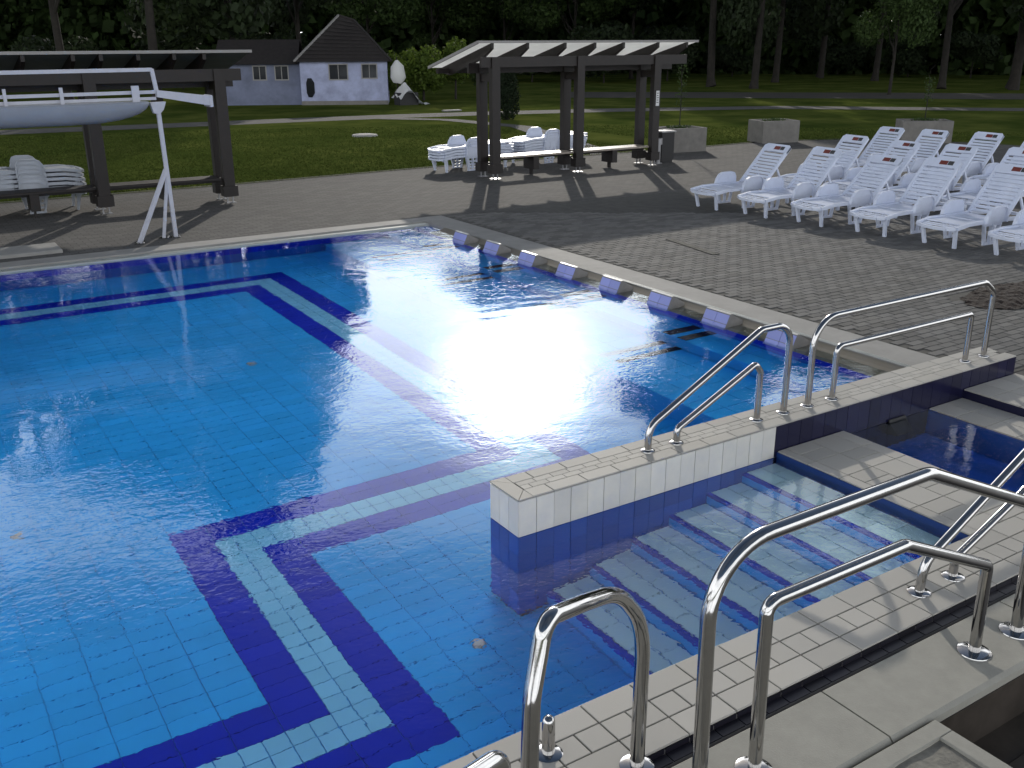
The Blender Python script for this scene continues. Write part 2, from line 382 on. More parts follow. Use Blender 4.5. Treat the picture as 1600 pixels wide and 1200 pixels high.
# gravel path and earth track on the lawn
def ribbon(name, pts, w, z, m):
    b = MB(); ps = [Vector((*p, z)) for p in pts]
    for i in range(len(ps)-1):
        d_ = (ps[i+1]-ps[i]).normalized(); n_ = Vector((-d_.y, d_.x, 0))*w/2
        d2 = (ps[min(i+2, len(ps)-1)]-ps[i+1]); d2 = d2.normalized() if d2.length > 0 else d_
        n2 = Vector((-d2.y, d2.x, 0))*w/2
        if i == 0: prev = (ps[0]-n_, ps[0]+n_)
        cur = (ps[i+1]-n2, ps[i+1]+n2)
        b.face([prev[0], cur[0], cur[1], prev[1]]); prev = cur
    o = b.build(name, m); o['kind'] = 'structure'; return o
ribbon('path', [(-30, 34.5), (-8, 33.6), (1, 32.6), (7, 32.2), (11, 32), (15, 31.6), (18.5, 31), (24, 29.5), (31, 26.6), (38, 19.6), (46, 12)], 2.0, .006, M['path'])
ribbon('garden_path', [(14, 30.8), (15.7, 28.8), (16.2, 24.5), (14.6, 20.0), (13.2, 16)], .8, .010, M['path'])
ribbon('earth_track', [(30, 41), (36, 36), (44, 29), (52, 21), (60, 12)], 6.0, .008, M['mulch_path'])

# ================================================================== POOL
X0, X1, Y0, Y1 = -9.3, 4.25, -1.46, 9.52
ZF = -1.02
pb = MB()
# basin walls (inner faces are boxes standing behind the water)
pb.box(X0-.2, X1+.2, Y0-.25, Y1+.2, ZF-.25, ZF-.02)
pb.box(X0-.2, X0, Y0-.25, Y1+.2, ZF-.02, -.03)
pb.box(X0, 4.6, Y1, Y1+.2, ZF-.02, -.03)
pb.box(X1, X1+.2, .3, Y1, ZF-.02, -.03)
pb.box(X0, 5.0, Y0-.25, Y0, ZF-.02, -.03)
pool = pb.build('pool_basin', M['wallblue']); pool['kind'] = 'structure'
# seam joints on the far wall, a row of tall wall tiles
wt = []
b = MB()
x = X0+.01
while x < 4.2:
    b.box(x, x+.122, Y1-.006, Y1-.001, -.27, -.035); b.box(x, x+.122, Y1-.006, Y1-.001, -.52, -.28); x += .125
y = .35
while y < 9.4:
    b.box(X1-.006, X1-.001, y, y+.122, -.27, -.035); y += .125
o = b.build('wall_tile', M['deep_tile'], pool); o['kind'] = 'stuff'

# floor tiles with the key pattern ring: dark / pale / dark
def ring_mat(x, y):
    """x, y of the tile centre"""
    xs = [-1.54, -1.29, -1.04, -.79]           # vertical leg, left
    ya = [2.04, 1.79, 1.54, 1.29]              # near band right of the bend
    yb = [.085, -.165, -.415, -.665]           # near band left of the bend
    xr = [.98, 1.23, 1.48, 1.73]               # right leg
    yf = [7.79, 8.04, 8.29, 8.54]              # far band
    # distance index 0,1,2 outward from the inner field
    def idx():
        # outline k is the polygon: left bottom (.., yb[k]) -> (xs[k], yb[k]) -> (xs[k], ya[k]) -> (xr[k], ya[k]) -> (xr[k], yf[k]) -> left
        k_in = None
        for k in range(4):
            inside = (x < xs[k] and yb[k] < y < yf[k]) or (x < xr[k] and ya[k] < y < yf[k])
            if inside: return k
        return 4
    k = idx()
    if k == 0 or k == 4: return M['blue_tile']
    return M['pale_tile'] if k == 2 else M['deep_tile']
items = []
ft = .25; hd = .125
X0f, Y0f = -9.29, -1.415
y = Y0f
while y < Y1-.06:
    x = X0f
    while x < 2.72:
        cx, cy = x+ft/2, y+hd/2
        m = ring_mat(cx, cy)
        m1 = ring_mat(x+.06, cy); m2 = ring_mat(x+.19, cy)
        if cx > .26 and cy < .1: x += ft; continue
        if m1 is m2 and m1 is not M['pale_tile']:
            items.append((cx, cy, ZF+JX(.001), ft-.004, hd-.004, .014, 0, m1))
        else:
            items.append((x+.0625, cy, ZF, .119, hd-.006, .014, 0, m1)); items.append((x+.1875, cy, ZF, .119, hd-.006, .014, 0, m2))
        x += ft
    y += hd
fl = sheet('pool_floor', [(X0, 2.75, Y0, Y1)], ZF-.008, M['pool_grout'])
pieces('tile', fl, items, 290, 'tile_field', margin=10)
# whirl benches under water on the right
bn = thing('whirl_bench', 'underwater tiled seat running along the right wall of the pool', 'pool seat')
b = MB(); b.box(2.73, 3.78, .31, 9.45, ZF-.02, -.615); b.box(3.781, X1-.001, .31, 9.45, ZF-.02, -.365)
b.build('body', M['pool_grout'], bn)
for (xa, xb_, zt, m) in ((2.735, 3.775, -.6, M['blue_tile']), (3.785, 4.243, -.35, M['blue_tile'])):
    b = MB(); yy = .33
    while yy < 9.4:
        xx = xa
        while xx < xb_-.05:
            w = min(.25, xb_-xx); b.box(xx, xx+w-.006, yy, yy+.244, zt-.014, zt); xx += .25
        yy += .25
    o = b.build('tile_field', m, bn); o['kind'] = 'stuff'
b = MB()
for yy in (2.72, 2.95, 4.55, 4.8, 6.3, 6.55, 8.0, 8.25):
    b.box(3.80, 4.23, yy, yy+.13, -.349, -.338); b.box(2.95, 3.76, yy, yy+.10, -.599, -.590)
o = b.build('air_grate', M['navy_tile'], bn)
# floor inlets
for i, (x, y) in enumerate([(-2.41, 2.6), (-.334, -.087), (-2.6, 5.2), (.1, 5.1)]):
    b = MB(); b.disc((0, 0, 0), .045, .008, 18, .036); b.disc((0, 0, .0085), .022, .003, 12)
    o = b.build('floor_inlet', M['steel_dull'], None, loc=(x, y, ZF+.001))
    tag(o, ['round steel inlet in the pool floor outside the dark blue key pattern', 'round steel inlet in the pool floor near the end of the tiled wall', 'round steel inlet in the pool floor under the tree reflection', 'round steel inlet in the middle of the pool floor'][i], 'inlet')

# water
wmt = bpy.data.materials.new('pool water'); wmt.use_nodes = True
t = wmt.node_tree; n = t.nodes; l = t.links
for q in list(n): n.remove(q)
mo = n.new('ShaderNodeOutputMaterial'); gl = n.new('ShaderNodeBsdfGlass'); gl.inputs['IOR'].default_value = 1.333; gl.inputs['Roughness'].default_value = 0.0; gl.inputs['Color'].default_value = (.93, .98, 1, 1)
geo = n.new('ShaderNodeNewGeometry')
def nnoise(scale, detail, rough=.5, dist=0., vec=None):
    x = n.new('ShaderNodeTexNoise'); x.inputs['Scale'].default_value = scale; x.inputs['Detail'].default_value = detail; x.inputs['Roughness'].default_value = rough; x.inputs['Distortion'].default_value = dist
    l.new(vec or geo.outputs['Position'], x.inputs['Vector']); return x.outputs['Fac']
def nm(op, a, b_=None, c_=None):
    x = n.new('ShaderNodeMath'); x.operation = op
    for i, v in enumerate((a, b_, c_)):
        if v is None: continue
        if isinstance(v, (int, float)): x.inputs[i].default_value = v
        else: l.new(v, x.inputs[i])
    return x.outputs[0]
patch = n.new('ShaderNodeMapRange'); patch.interpolation_type = 'SMOOTHSTEP'; patch.inputs['From Min'].default_value = .36; patch.inputs['From Max'].default_value = .66; patch.inputs['To Min'].default_value = .22; patch.inputs['To Max'].default_value = 1.5
l.new(nnoise(.42, 2), patch.inputs['Value'])
mp = n.new('ShaderNodeMapping'); mp.inputs['Scale'].default_value = (1.0, 1.25, 1); mp.inputs['Rotation'].default_value = (0, 0, R_(20)); l.new(geo.outputs['Position'], mp.inputs['Vector'])
h1 = nnoise(1.5, 1.5, .5, .3, mp.outputs[0]); h2 = nnoise(9.0, 2.0, .55, .5, mp.outputs[0]); h3 = nnoise(26., 1.0, .5, .4, mp.outputs[0])
hh = nm('ADD', nm('MULTIPLY', h1, .0045), nm('MULTIPLY', nm('ADD', nm('MULTIPLY', h2, .0014), nm('MULTIPLY', h3, .0007)), patch.outputs[0]))
bp = n.new('ShaderNodeBump'); bp.inputs['Strength'].default_value = 1; bp.inputs['Distance'].default_value = 1.0
l.new(hh, bp.inputs['Height']); l.new(bp.outputs[0], gl.inputs['Normal']); l.new(gl.outputs[0], mo.inputs[0])
me_ = bpy.data.meshes.new('water'); gx, gy = 28, 22
me_.from_pydata([(X0-.05+(4.55-X0)*i/gx, Y0-.05+(Y1-Y0+.1)*j/gy, 0) for j in range(gy+1) for i in range(gx+1)], [], [(j*(gx+1)+i, j*(gx+1)+i+1, (j+1)*(gx+1)+i+1, (j+1)*(gx+1)+i) for j in range(gy) for i in range(gx)])
me_.polygons.foreach_set('use_smooth', [True]*len(me_.polygons)); me_.materials.append(wmt)
water = link('water', me_); water['kind'] = 'structure'

# coping and overflow gutter
far = MB(); far.box(-12, 4.99, 9.60, 9.95, -.1, .045, .006)
farc = far.build('far_coping', M['coping']); farc['kind'] = 'structure'
b = MB(); b.box(-12, 4.99, 9.50, 9.60, -.12, .0)
b.build('gutter', M['gutter'], farc)
b = MB(); x = -4.0
while x < 4.5:
    b.box(x, x+.013, 9.47, 9.597, -.01, .022); x += .022
o = b.build('overflow_grate', M['grate'], farc); o['kind'] = 'stuff'
b = MB(); b.box(-12, 4.55, 9.455, 9.470, -.1, .012)
b.build('grate_edge', M['grate'], farc)
rc = MB(); rc.box(4.50, 4.978, .305, 9.594, -.1, .047, .006)
rcp = rc.build('right_coping', M['coping']); rcp['kind'] = 'structure'
b = MB(); b.prism([(4.23, -.06), (4.24, -.012), (4.37, -.004), (4.43, .012), (4.498, .040), (4.498, -.1), (4.23, -.1)], 'y', .31, 8.95)
b.build('beach', M['beach'], rcp)
b = MB()
y = .33
while y < 5:
    b.box(4.505, 4.565, y, y+.010, .0465, .050); y += .022
o = b.build('grip_ridges', M['grate'], rcp); o['kind'] = 'stuff'
# eight tiled headrests on the right coping
grp = 'tiled neck rests along the pool edge'
ords = ['nearest the tiled wall, behind a rail']+[f'{w} from the tiled wall' for w in ('second', 'third', 'fourth', 'fifth', 'sixth', 'seventh')]+['farthest from the tiled wall']
for i in range(8):
    y = 1.69+.876*i
    t_ = thing('neck_rest', 'tiled wedge neck rest, '+ords[i], 'neck rest', (4.2, y, 0), 0, grp)
    if i == 0:
        b = MB(); b.prism([(-.04, -.06), (.045, .125), (.06, .138), (.235, .042), (.22, -.06)], 'y', 0, .34); body_me = b.mesh('body', M['block_grey'])
        # tiles laid on the front slope
        slope = Vector((.085, 0, .185)); sn = slope.normalized(); nn = Vector((-sn.z, 0, sn.x))
        tl = MB(); a0 = Vector((0, 0, 0)); L_ = slope.length/2-.006
        p0 = -sn*0; q = [Vector((0, 0, 0)), sn*L_, sn*L_+nn*.006, nn*.006]
        tl.prism([(v.x, v.z) for v in q], 'y', 0, .166); tile_me = tl.mesh('tile', M['block_blue'])
        capm = MB(); capm.box(0, .035, 0, .34, 0, .006, .002); cap_me = capm.mesh('cap', M['white_tile'])
    link('body', body_me, t_)
    for r_ in range(2):
        for c_ in range(2):
            p_ = Vector((-.04, 0, -.06))+sn*(slope.length/2)*r_
            link('tile', tile_me, t_, (p_.x-.001, .001+c_*.171, p_.z+.002))
    link('cap', cap_me, t_, (.043, 0, .131))

# ================================================================== TILED WALL (pier)
PH = .246; PW = .315
pier = thing('tiled_wall', 'low tiled wall with grey white cap reaching out into the pool', 'wall')
b = MB(); b.box(.006, 4.994, .006, PW-.006, ZF, PH-.010)
b.build('core', M['grout'], pier)
b = MB(); b.box(2.09, 4.996, .0045, .0058, -.4, PH-.012)
b.build('light_grout', M['grout_light'], pier)
it = []
for i in range(40):
    x0 = .004+i*.125; m = M['white_tile'] if i < 17 else M['navy_tile']
    gap = .0025 if i % 2 else .005
    x1 = min(x0+.125-gap, 4.998)
    if x0 > 4.98: break
    it.append((x0, x1, -.001, .0055, .004, PH-.014, m))
    for r_ in range(4): it.append((x0, x1, -.001, .0055, -.248*(r_+1)+.003, -.001-.248*r_, M['wallblue'] if i < 17 else M['navy_tile']))
for i in range(3):
    y0 = .004+i*.1035; it.append((-.001, .0055, y0, y0+.100, .004, PH-.014, M['white_tile'])); it += [(-.001, .0055, y0, y0+.100, -.248*(r_+1)+.003, -.001-.248*r_, M['wallblue']) for r_ in range(4)]
for i in range(3): it.append((4.9945, 5.0, .004+i*.1035, .104+i*.1035, .04, PH-.014, M['navy_tile']))
wall_pieces('tile', pier, it)
b = MB()
for i in range(40):
    x0 = .004+i*.125; b.box(x0, x0+.121, .3095, .3155, -.245, PH-.014)
o = b.build('tile_field', M['white_tile'], pier); o['kind'] = 'stuff'
# cap: long tiles on both edges, a staggered double row of small ones between, mitred end
cap = []
for i in range(20):
    x0 = .004+i*.25+(0 if i else .10); x1 = .25+i*.25
    x1 = min(x1, 4.998); w = x1-x0-.001
    for y0, y1 in ((-.001, .105), (.212, PW+.001)):
        cap.append(((x0+x1)/2, (y0+y1)/2, PH, w, y1-y0-.003, .0095, .003, M['curb_tile']))
for r_ in range(2):
    x = .11+(.0 if r_ else .0625)
    if r_ == 0: cap.append((.141, .1325, PH-.0006, .058, .050, .009, .0015, M['curb_tile']))
    while x < 4.9:
        cap.append((x+.0625+.031*0, .1325+.0525*r_, PH-.0006, .1215, .0495, .009, .0015, M['curb_tile'])); x += .125
pieces('cap_tile', pier, cap, 290)
b = MB(); z0, z1 = PH-.0095, PH
for poly in ([(-.001, 0.001), (.100, .104), (.100, .211), (-.001, PW-.0)],):
    b.prism([(x, y) for x, y in poly], 'z', z0, z1-.0003)
for poly in ([(.003, -.001), (.101, -.001), (.101, .100)], [(.003, PW+.001), (.101, PW+.001), (.101, .215)]):
    b.prism(poly, 'z', z0, z1-.0003)
b.build('mitred_end', M['curb_tile'], pier)

# ================================================================== CURB on the near side
CZ = .05
curb = thing('tiled_curb', 'curb of grey white tiles with black tiled face along the near pool side', 'curb')
b = MB(); b.box(-6, 5.0, -1.868, -1.478, -.12, CZ-.010); b.build('core', M['grout'], curb)
b = MB(); b.box(-6, 5.0, -1.8715, -1.8685, -.12, CZ-.02); b.build('light_grout', M['grout_light'], curb)
it = []
k = -16
while k < 19:
    x = .158+.27*k; k += 1
    if x > 4.8: break
    jx = JX(.0015)
    for (ya, yb_, w, n_) in ((-1.612, -1.474, .27, 1), (-1.742, -1.612, .135, 2), (-1.874, -1.742, .27, 1)):
        for q in range(n_):
            it.append((x+w/2+q*w, (ya+yb_)/2, CZ+JX(.0008), w-.007, yb_-ya-.007, .0095, .0022, M['curb_tile']))
pieces('tile', curb, it, 290)
it = []
for k in range(-14, 36):
    x = .158+.135*k
    if x < -3 or x > 4.9: continue
    it.append((x+.003, x+.132-JX(.001), -1.8745, -1.8690, .0145, CZ-.012, M['black_tile']))
wall_pieces('face_tile', curb, it)
b = MB(); x = -1.2
while x < .2:
    b.box(x, x+.017, -1.4735, -1.468, CZ-.03, CZ-.008); x += .02
b.build('grip_strip', M['grate'], curb)
o = sheet('drain_channel', [(-6, 5, -1.957, -1.93)], -.06, M['shadow_gap'])
b = MB(); b.box(-6, 5.0, -1.929, -1.8752, -.12, .008); b.build('ledge', M['grout_light'], curb)
it = []
for k in range(-14, 36):
    x = .158+.135*k
    if -3 < x < 4.8: it.append((x+.003, x+.131, -1.928, -1.8755, .0085, .014, M['black_tile']))
wall_pieces('ledge_tile', curb, it)

# landing between the stairs and the small basin
ld = thing('tiled_landing', 'grey tiled landing between the pool stairs and the small dark basin', 'landing')
b = MB(); b.box(2.158, 2.835, -1.478, -.001, -.2, CZ-.010); b.build('core', M['grout'], ld)
b = MB(); b.box(2.1525, 2.1575, -1.47, -.003, -.24, CZ-.012); b.build('riser', M['riser_blue'], ld)
b = MB(); b.box(2.836, 2.842, -1.47, -.003, -.5, CZ-.012); b.build('basin_side', M['navy_tile'], ld)
it = []
ys = [-1.474, -1.345, -1.075, -.81, -.54, -.27, -.006]
for (xa, xb_) in ((2.153, 2.236), (2.236, 2.48), (2.48, 2.72), (2.72, 2.842)):
    for i in range(len(ys)-1):
        y0, y1 = ys[i], ys[i+1]
        halves = [(y0, y1)]
        if xa in (2.236, 2.48) and i > 0: halves = [(y0, (y0+y1)/2), ((y0+y1)/2, y1)] if (i+int(xa > 2.4)) % 2 else halves
        for a_, b_ in halves:
            it.append(((xa+xb_)/2, (a_+b_)/2, CZ+JX(.0008), xb_-xa-.006, b_-a_-.006, .0095, .002, M['curb_tile']))
pieces('tile', ld, it, 290)

# stairs going down into the water
st = thing('pool_stairs', 'pale tiled stairs with cobalt edges going down under the water', 'stairs')
noses = [2.155, 1.83, 1.505, 1.18, .86, .535, .215]
core = MB(); nose = MB(); items = []
for i in range(6):
    xa, xb_ = noses[i+1], noses[i]; z = -.10-.148*i
    core.box(xa+.004, xb_+(.0 if i == 0 else .004), Y0, -.001, ZF-.02, z-.012)
    # cobalt nosing
    nb = MB(); nb.box(xa-.001, xa+.030, Y0+.002, -.003, z-.04, z+.0015); nb.build('nosing', M['nose'], st)
    for r_ in range(2):
        x0 = xa+.036+r_*.140
        y = -1.455; q = 0
        while y < -.05:
            w = .2425 if not (q == 0 and r_) else .1213
            y1 = min(y+w, -.006)
            items.append((x0+.066, (y+y1)/2, z+JX(.0006), .131, y1-y-.005, .012, 0, M['tread_tile'])); y = y1; q += 1
    rb = MB(); rb.box(xa-.002, xa+.003, Y0+.002, -.003, z-.148, z-.041); rb.build('riser', M['blue_tile'], st)
core.build('core', M['pool_grout'], st)
pieces('tread_tile', st, items, 290)

# small basin on the right
sb = thing('small_basin', 'small dark blue basin with navy walls beside the tiled landing', 'basin')
b = MB(); b.box(2.843, 3.86, -1.46, -.002, -.95, -.55); b.build('floor', M['spa_blue'], sb)
b = MB(); b.box(3.862, 4.30, -1.46, -.003, -.95, .0); b.build('step_core', M['wallblue'], sb)
b = MB(); b.box(4.302, 5.0, -1.47, -.003, -.2, .075); b.build('upper_core', M['navy_tile'], sb)
it = []
for (xa, xb_, z) in ((3.862, 4.08, .012), (4.08, 4.298, .012), (4.30, 4.55, .086), (4.55, 4.79, .086), (4.79, 5.02, .086)):
    y = -1.46
    while y < -.02:
        y1 = min(y+.245, -.004)
        it.append(((xa+xb_)/2, (y+y1)/2, z, xb_-xa-.006, y1-y-.006, .011, .002, M['curb_tile'])); y = y1
pieces('tile', sb, it, 290)
# black flap on the navy wall
b = MB(); b.prism([(-.004, .02), (-.004, -.26), (-.10, -.22), (-.015, .02)], 'x', 3.36, 3.56)
tag(b.build('skimmer_flap', M['black']), 'black flap on the navy tiled wall at the waterline of the small basin', 'skimmer')

# ================================================================== SLABS, lower ground
sw = sheet('slab_bed', [(-6, 7, -2.31, -1.96)], -.07, M['joint'])
xs = [-3.725, -2.375, -1.025, .325, 1.675, 3.025, 4.375, 5.7]
for i in range(len(xs)-1):
    w = xs[i+1]-xs[i]-.010
    k = ('slab', round(w, 3))
    if k not in MESHCACHE:
        b = MB(); b.prism([(-1.955, -.06), (-1.955, .020), (-1.959, .022), (-2.312, .022), (-2.330, .004), (-2.33, -.035), (-2.30, -.04), (-2.29, -.06)], 'x', 0, w); MESHCACHE[k] = b.mesh('slab', M['concrete'])
    link('slab', MESHCACHE[k], sw, (xs[i]+.005, 0, 0))
lg = sheet('lower_ground', [(.45, 30, -12, -2.27)], -.36, M['brown_ground'])
b = MB(); b.box(.59, 7, -2.28, -2.2, -.37, -.062); b.build('retaining_face', M['brown_ground'], lg)
b = MB()
for i in range(5): b.box(.9+i*.62, 1.45+i*.62, -2.9, -2.45, -.37, -.345, .01)
o = b.build('sunken_slab', M['brown_ground'], lg)
fr = thing('framed_pad', 'concrete pad with smooth border and rough infill below the slabs', 'concrete pad')
b = MB(); b.box(-3.5, .585, -2.425, -2.345, -.3, .018, .004); b.box(.50, .585, -4.2, -2.426, -.3, .0175, .004); b.build('border', M['concrete'], fr)
b = MB()
nx, nyy = 60, 26
for i in range(nx):
    for j in range(nyy):
        def P(i, j):
            x = -3.4+3.90*i/nx; y = -4.2+1.774*j/nyy
            return (x, y, .002+.008*noise.noise((x*9, y*9, 0))+.003*noise.noise((x*30, y*30, 2)))
        b.face([P(i, j), P(i+1, j), P(i+1, j+1), P(i, j+1)])
b.build('infill', M['rough_concrete'], fr)

# ================================================================== RAILS
def rail(label, path, r, feet, flange_r, radii, extra=None, name='handrail', group=None, cat='handrail'):
    loc = feet[0]
    t_ = thing(name, label, cat, (loc[0], loc[1], loc[2]), 0, group)
    o_ = Vector(loc)
    b = MB(); b.tube([p-o_ for p in fillet(path, radii, 12)], r, 16); b.build('rail_tube', M['steel'], t_, True)
    for f in feet:
        b = MB(); f = Vector(f)-o_
        b.disc((f.x, f.y, f.z), flange_r, .004, 24, flange_r*.98); b.disc((f.x, f.y, f.z+.004), flange_r*.98, .006, 24, flange_r*.7)
        b.build('flange', M['steel'], t_, True)
    return t_
PY = .147
rail('tall bent handrail at the tip end of the tiled wall, sloping down towards the water', [(1.097, PY, PH), (1.097, PY, .41), (2.06, PY, .905), (2.353, PY, .905), (2.353, PY, PH)], .0235, [(1.097, PY, PH), (2.353, PY, PH)], .047, [.13, .10, .17])
rail('short bent handrail inside the tall sloping one on the tiled wall', [(1.343, PY, PH), (1.343, PY, .345), (2.03, PY, .665), (2.086, PY, .60), (2.086, PY, PH)], .0225, [(1.343, PY, PH), (2.086, PY, PH)], .047, [.05, .03, .03])
rail('long level handrail arching over the deck end of the tiled wall', [(2.605, PY, PH), (2.60, PY, .895), (4.62, PY, .895), (4.757, PY, .80), (4.757, PY, PH)], .0235, [(2.605, PY, PH), (4.757, PY, PH)], .047, [.22, .10, .08])
rail('low level handrail under the long one on the tiled wall', [(2.868, PY, PH), (2.868, PY, .65), (4.498, PY, .65), (4.498, PY, PH)], .0225, [(2.868, PY, PH), (4.498, PY, PH)], .047, [.05, .04])
RY = -2.1
RY = -2.156
rail('tall shiny handrail bending over the near slabs, front of the picture', [(-0.600, RY, 0.022), (-0.622, RY, 1.096), (0.571, RY, 1.096), (1.462, RY, 0.709), (1.491, RY, 0.022)], .029, [(-0.593, RY, 0.022), (1.491, RY, 0.022)], .078, [.27, .16, .07])
rail('lower shiny handrail bending over the near slabs, inside the tall one', [(-0.291, RY+.01, 0.022), (-0.306, RY+.01, 0.787), (0.498, RY+.01, 0.787), (1.148, RY+.01, 0.490), (1.165, RY+.01, 0.022)], .027, [(-0.291, RY+.01, 0.022), (1.165, RY+.01, 0.022)], .078, [.05, .05, .035])
EY = -1.70
rail('tall handrail rising to the right from the near tiled curb', [(1.365, EY, CZ), (1.378, EY, .22), (2.78, EY, .98), (3.1, EY, .98), (3.1, EY, CZ)], .0245, [(1.365, EY, CZ), (3.1, EY, CZ)], .060, [.13, .1, .17])
rail('low handrail rising to the right from the near tiled curb', [(1.652, EY, CZ), (1.645, EY, .16), (2.72, EY, .62), (2.8, EY, .56), (2.8, EY, CZ)], .0235, [(1.652, EY, CZ), (2.8, EY, CZ)], .060, [.05, .03, .03])
# flattened hoop in front
d1 = Vector((-.917, -.399, 0))
def hp(s, z, base=Vector((-.688, -1.900, 0))): return base+d1*s+Vector((0, 0, z))
rail('wide shiny hoop rail at the lower edge of the picture', [hp(0, CZ), hp(-.005, .70), hp(.22, .95), hp(.46, 1.03), hp(.70, 1.10), hp(.775, .86), hp(.79, .5), hp(.79, .02)], .029, [hp(0, CZ)], .07, [.6, .5, .6, .06, .3, .3], cat='ladder rail', name='hoop_rail')
b2 = Vector((-1.655, -2.44, 0))
t2 = rail('hoop rail of which only the rounded top shows at the bottom edge', [hp(0, -.3, b2), hp(0, .925, b2), hp(.25, .985, b2), hp(.55, 1.03, b2), hp(.56, -.3, b2)], .029, [hp(0, -.3, b2)], .07, [.06, .2, .06], name='hoop_rail', cat='ladder rail')
sp = thing('rail_stub', 'short capped steel post beside the hoop rail on the curb', 'post', (-.935, -1.645, CZ))
b = MB(); b.tube([(0, 0, 0), (0, 0, .150), (0, 0, .163), (0, 0, .172), (0, 0, .176)], [.027, .027, .024, .016, .004], 16); b.build('post_tube', M['steel'], sp, True)
b = MB(); b.disc((0, 0, 0), .06, .006, 24, .05); b.build('flange', M['steel'], sp, True)

# ================================================================== SUN LOUNGERS
def lounger(flat=False, pm=None):
    pm = pm or M['plastic']
    t_ = thing('sun_lounger', '', 'sun lounger')
    W2 = .33
    # seat: rails, rounded foot rim, slats, plane foot panel
    b = MB()
    prof = [(.05, .285), (.30, .325), (.62, .33), (1.12, .33), (1.88, .30)]
    for s in (-1, 1):
        for i in range(len(prof)-1):
            b.bar((prof[i][0], s*(W2-.02), prof[i][1]), (prof[i+1][0]+.004, s*(W2-.02), prof[i+1][1]), .045, .05)
    rim = [(.05+.0, -W2+.02, .285), (.0, -.20, .272), (-.015, 0, .268), (.0, .20, .272), (.05, W2-.02, .285)]
    for i in range(4): b.bar(rim[i], rim[i+1], .05, .04)
    def zs(x):
        for i in range(len(prof)-1):
            if prof[i][0] <= x <= prof[i+1][0]:
                t0 = (x-prof[i][0])/(prof[i+1][0]-prof[i][0]); return prof[i][1]*(1-t0)+prof[i+1][1]*t0
        return .33
    for x in [.085, .15]: b.box(x-.02, x+.02, -W2+.03, W2-.03, zs(x)-.006, zs(x)+.006)
    b.box(.19, .60, -W2+.03, W2-.03, .312, .328, .004)
    x = .645
    while x < 1.12: b.box(x-.022, x+.022, -W2+.03, W2-.03, .322, .338); x += .062
    b.box(1.80, 1.86, -W2, W2, .28, .32)
    b.build('seat', pm, t_)
    # backrest
    b = MB()
    L_ = .86; a = R_(2 if flat else 48)
    ux = Vector((math.cos(a), 0, math.sin(a))); un_ = Vector((-math.sin(a), 0, math.cos(a))); o0 = Vector((1.12, 0, .345))
    def Q(s, y, h): return o0+ux*s+un_*h+Vector((0, y, 0))
    for s in (-1, 1): b.bar(Q(0, s*(W2-.045), 0), Q(L_-.04, s*(W2-.045), 0), .05, .04, up=un_)
    k = .05; 
    while k < L_-.16: b.bar(Q(k, -W2+.06, .004), Q(k, W2-.06, .004), .012 if False else .046, .012, up=un_); k += .066
    # head panel with rounded corners
    out = [(L_-.16, -W2+.02), (L_-.04, -W2+.02), (L_, -W2+.07), (L_, W2-.07), (L_-.04, W2-.02), (L_-.16, W2-.02)]
    bi = len(b.v)
    for h in (-.012, .016):
        for s_, y_ in out: b.v.append(tuple(Q(s_, y_, h)))
    b.f.append(tuple(bi+i for i in reversed(range(6)))); b.f.append(tuple(bi+6+i for i in range(6))); b.mi += [0, 0]
    for i in range(6): b.f.append((bi+i, bi+(i+1) % 6, bi+6+(i+1) % 6, bi+6+i)); b.mi.append(0)
    b.build('backrest', pm, t_)
    if not flat:
        for s in (-1, 1):
            b = MB(); b.bar(Q(.42, s*.26, -.02), (1.58, s*.28, .30), .03, .03); b.build('prop', pm, t_)
    # label on the head panel
    b = MB(); c0 = L_-.08
    for dy, m_i in ((-.02, 0), (-.15, 1)):
        bb = len(b.v)
        for h in (.017, .020):
            for s_, y_ in ((c0-.035, dy-.075 if not m_i else dy-.045), (c0+.035, dy-.075 if not m_i else dy-.045), (c0+.035, dy+.06 if not m_i else dy+.045), (c0-.035, dy+.06 if not m_i else dy+.045)): b.v.append(tuple(Q(s_, y_, h)))
        for f in [(3, 2, 1, 0), (4, 5, 6, 7)]+[(i, (i+1) % 4, (i+1) % 4+4, i+4) for i in range(4)]: b.f.append(tuple(bb+i for i in f)); b.mi.append(m_i)
    b.build('label_plate', [M['label'], M['label_dark']], t_)
    # armrests: rounded upright panels with a broad rim
    for s in (-1, 1):
        b = MB(); pr = [(.60, .31), (.63, .42), (.68, .49), (.75, .525), (.95, .53), (1.01, .51), (1.04, .45), (1.05, .31)]
        y0 = s*(W2+.012); b.prism(pr, 'y', y0-.008, y0+.008)
        for i in range(len(pr)-1):
            b.bar((pr[i][0], y0+s*.012, pr[i][1]), (pr[i+1][0], y0+s*.012, pr[i+1][1]), .055, .016, up=(-(pr[i+1][1]-pr[i][1]), 0, pr[i+1][0]-pr[i][0]))
        b.build('armrest', pm, t_)
        # middle leg: tapered panel with two tall openings
        b = MB(); y0 = s*(W2-.01)
        for xa, xb_ in ((.62, .70), (.80, .80), (.98, .90)): b.bar((xa, y0, .32), (xb_, y0*.96, .01), .05, .028, up=(1, 0, 0))
        b.box(.67, .93, min(y0*.96-.015, y0*.96+.015), max(y0*.96-.015, y0*.96+.015), 0, .035)
        b.box(.60, 1.0, min(y0-.015, y0+.015), max(y0-.015, y0+.015), .27, .325)
        b.build('leg', pm, t_)
        b = MB(); b.bar((.10, s*.27, .29), (.16, s*.24, .0), .05, .035, up=(1, 0, 0)); b.bar((.10, s*.27, .24), (.06, s*.10, .27), .03, .03); b.build('leg', pm, t_)
        b = MB(); b.bar((1.70, s*.29, .31), (1.74, s*.26, .0), .05, .05, up=(1, 0, 0)); b.build('leg', pm, t_)
    return t_
proto = lounger()
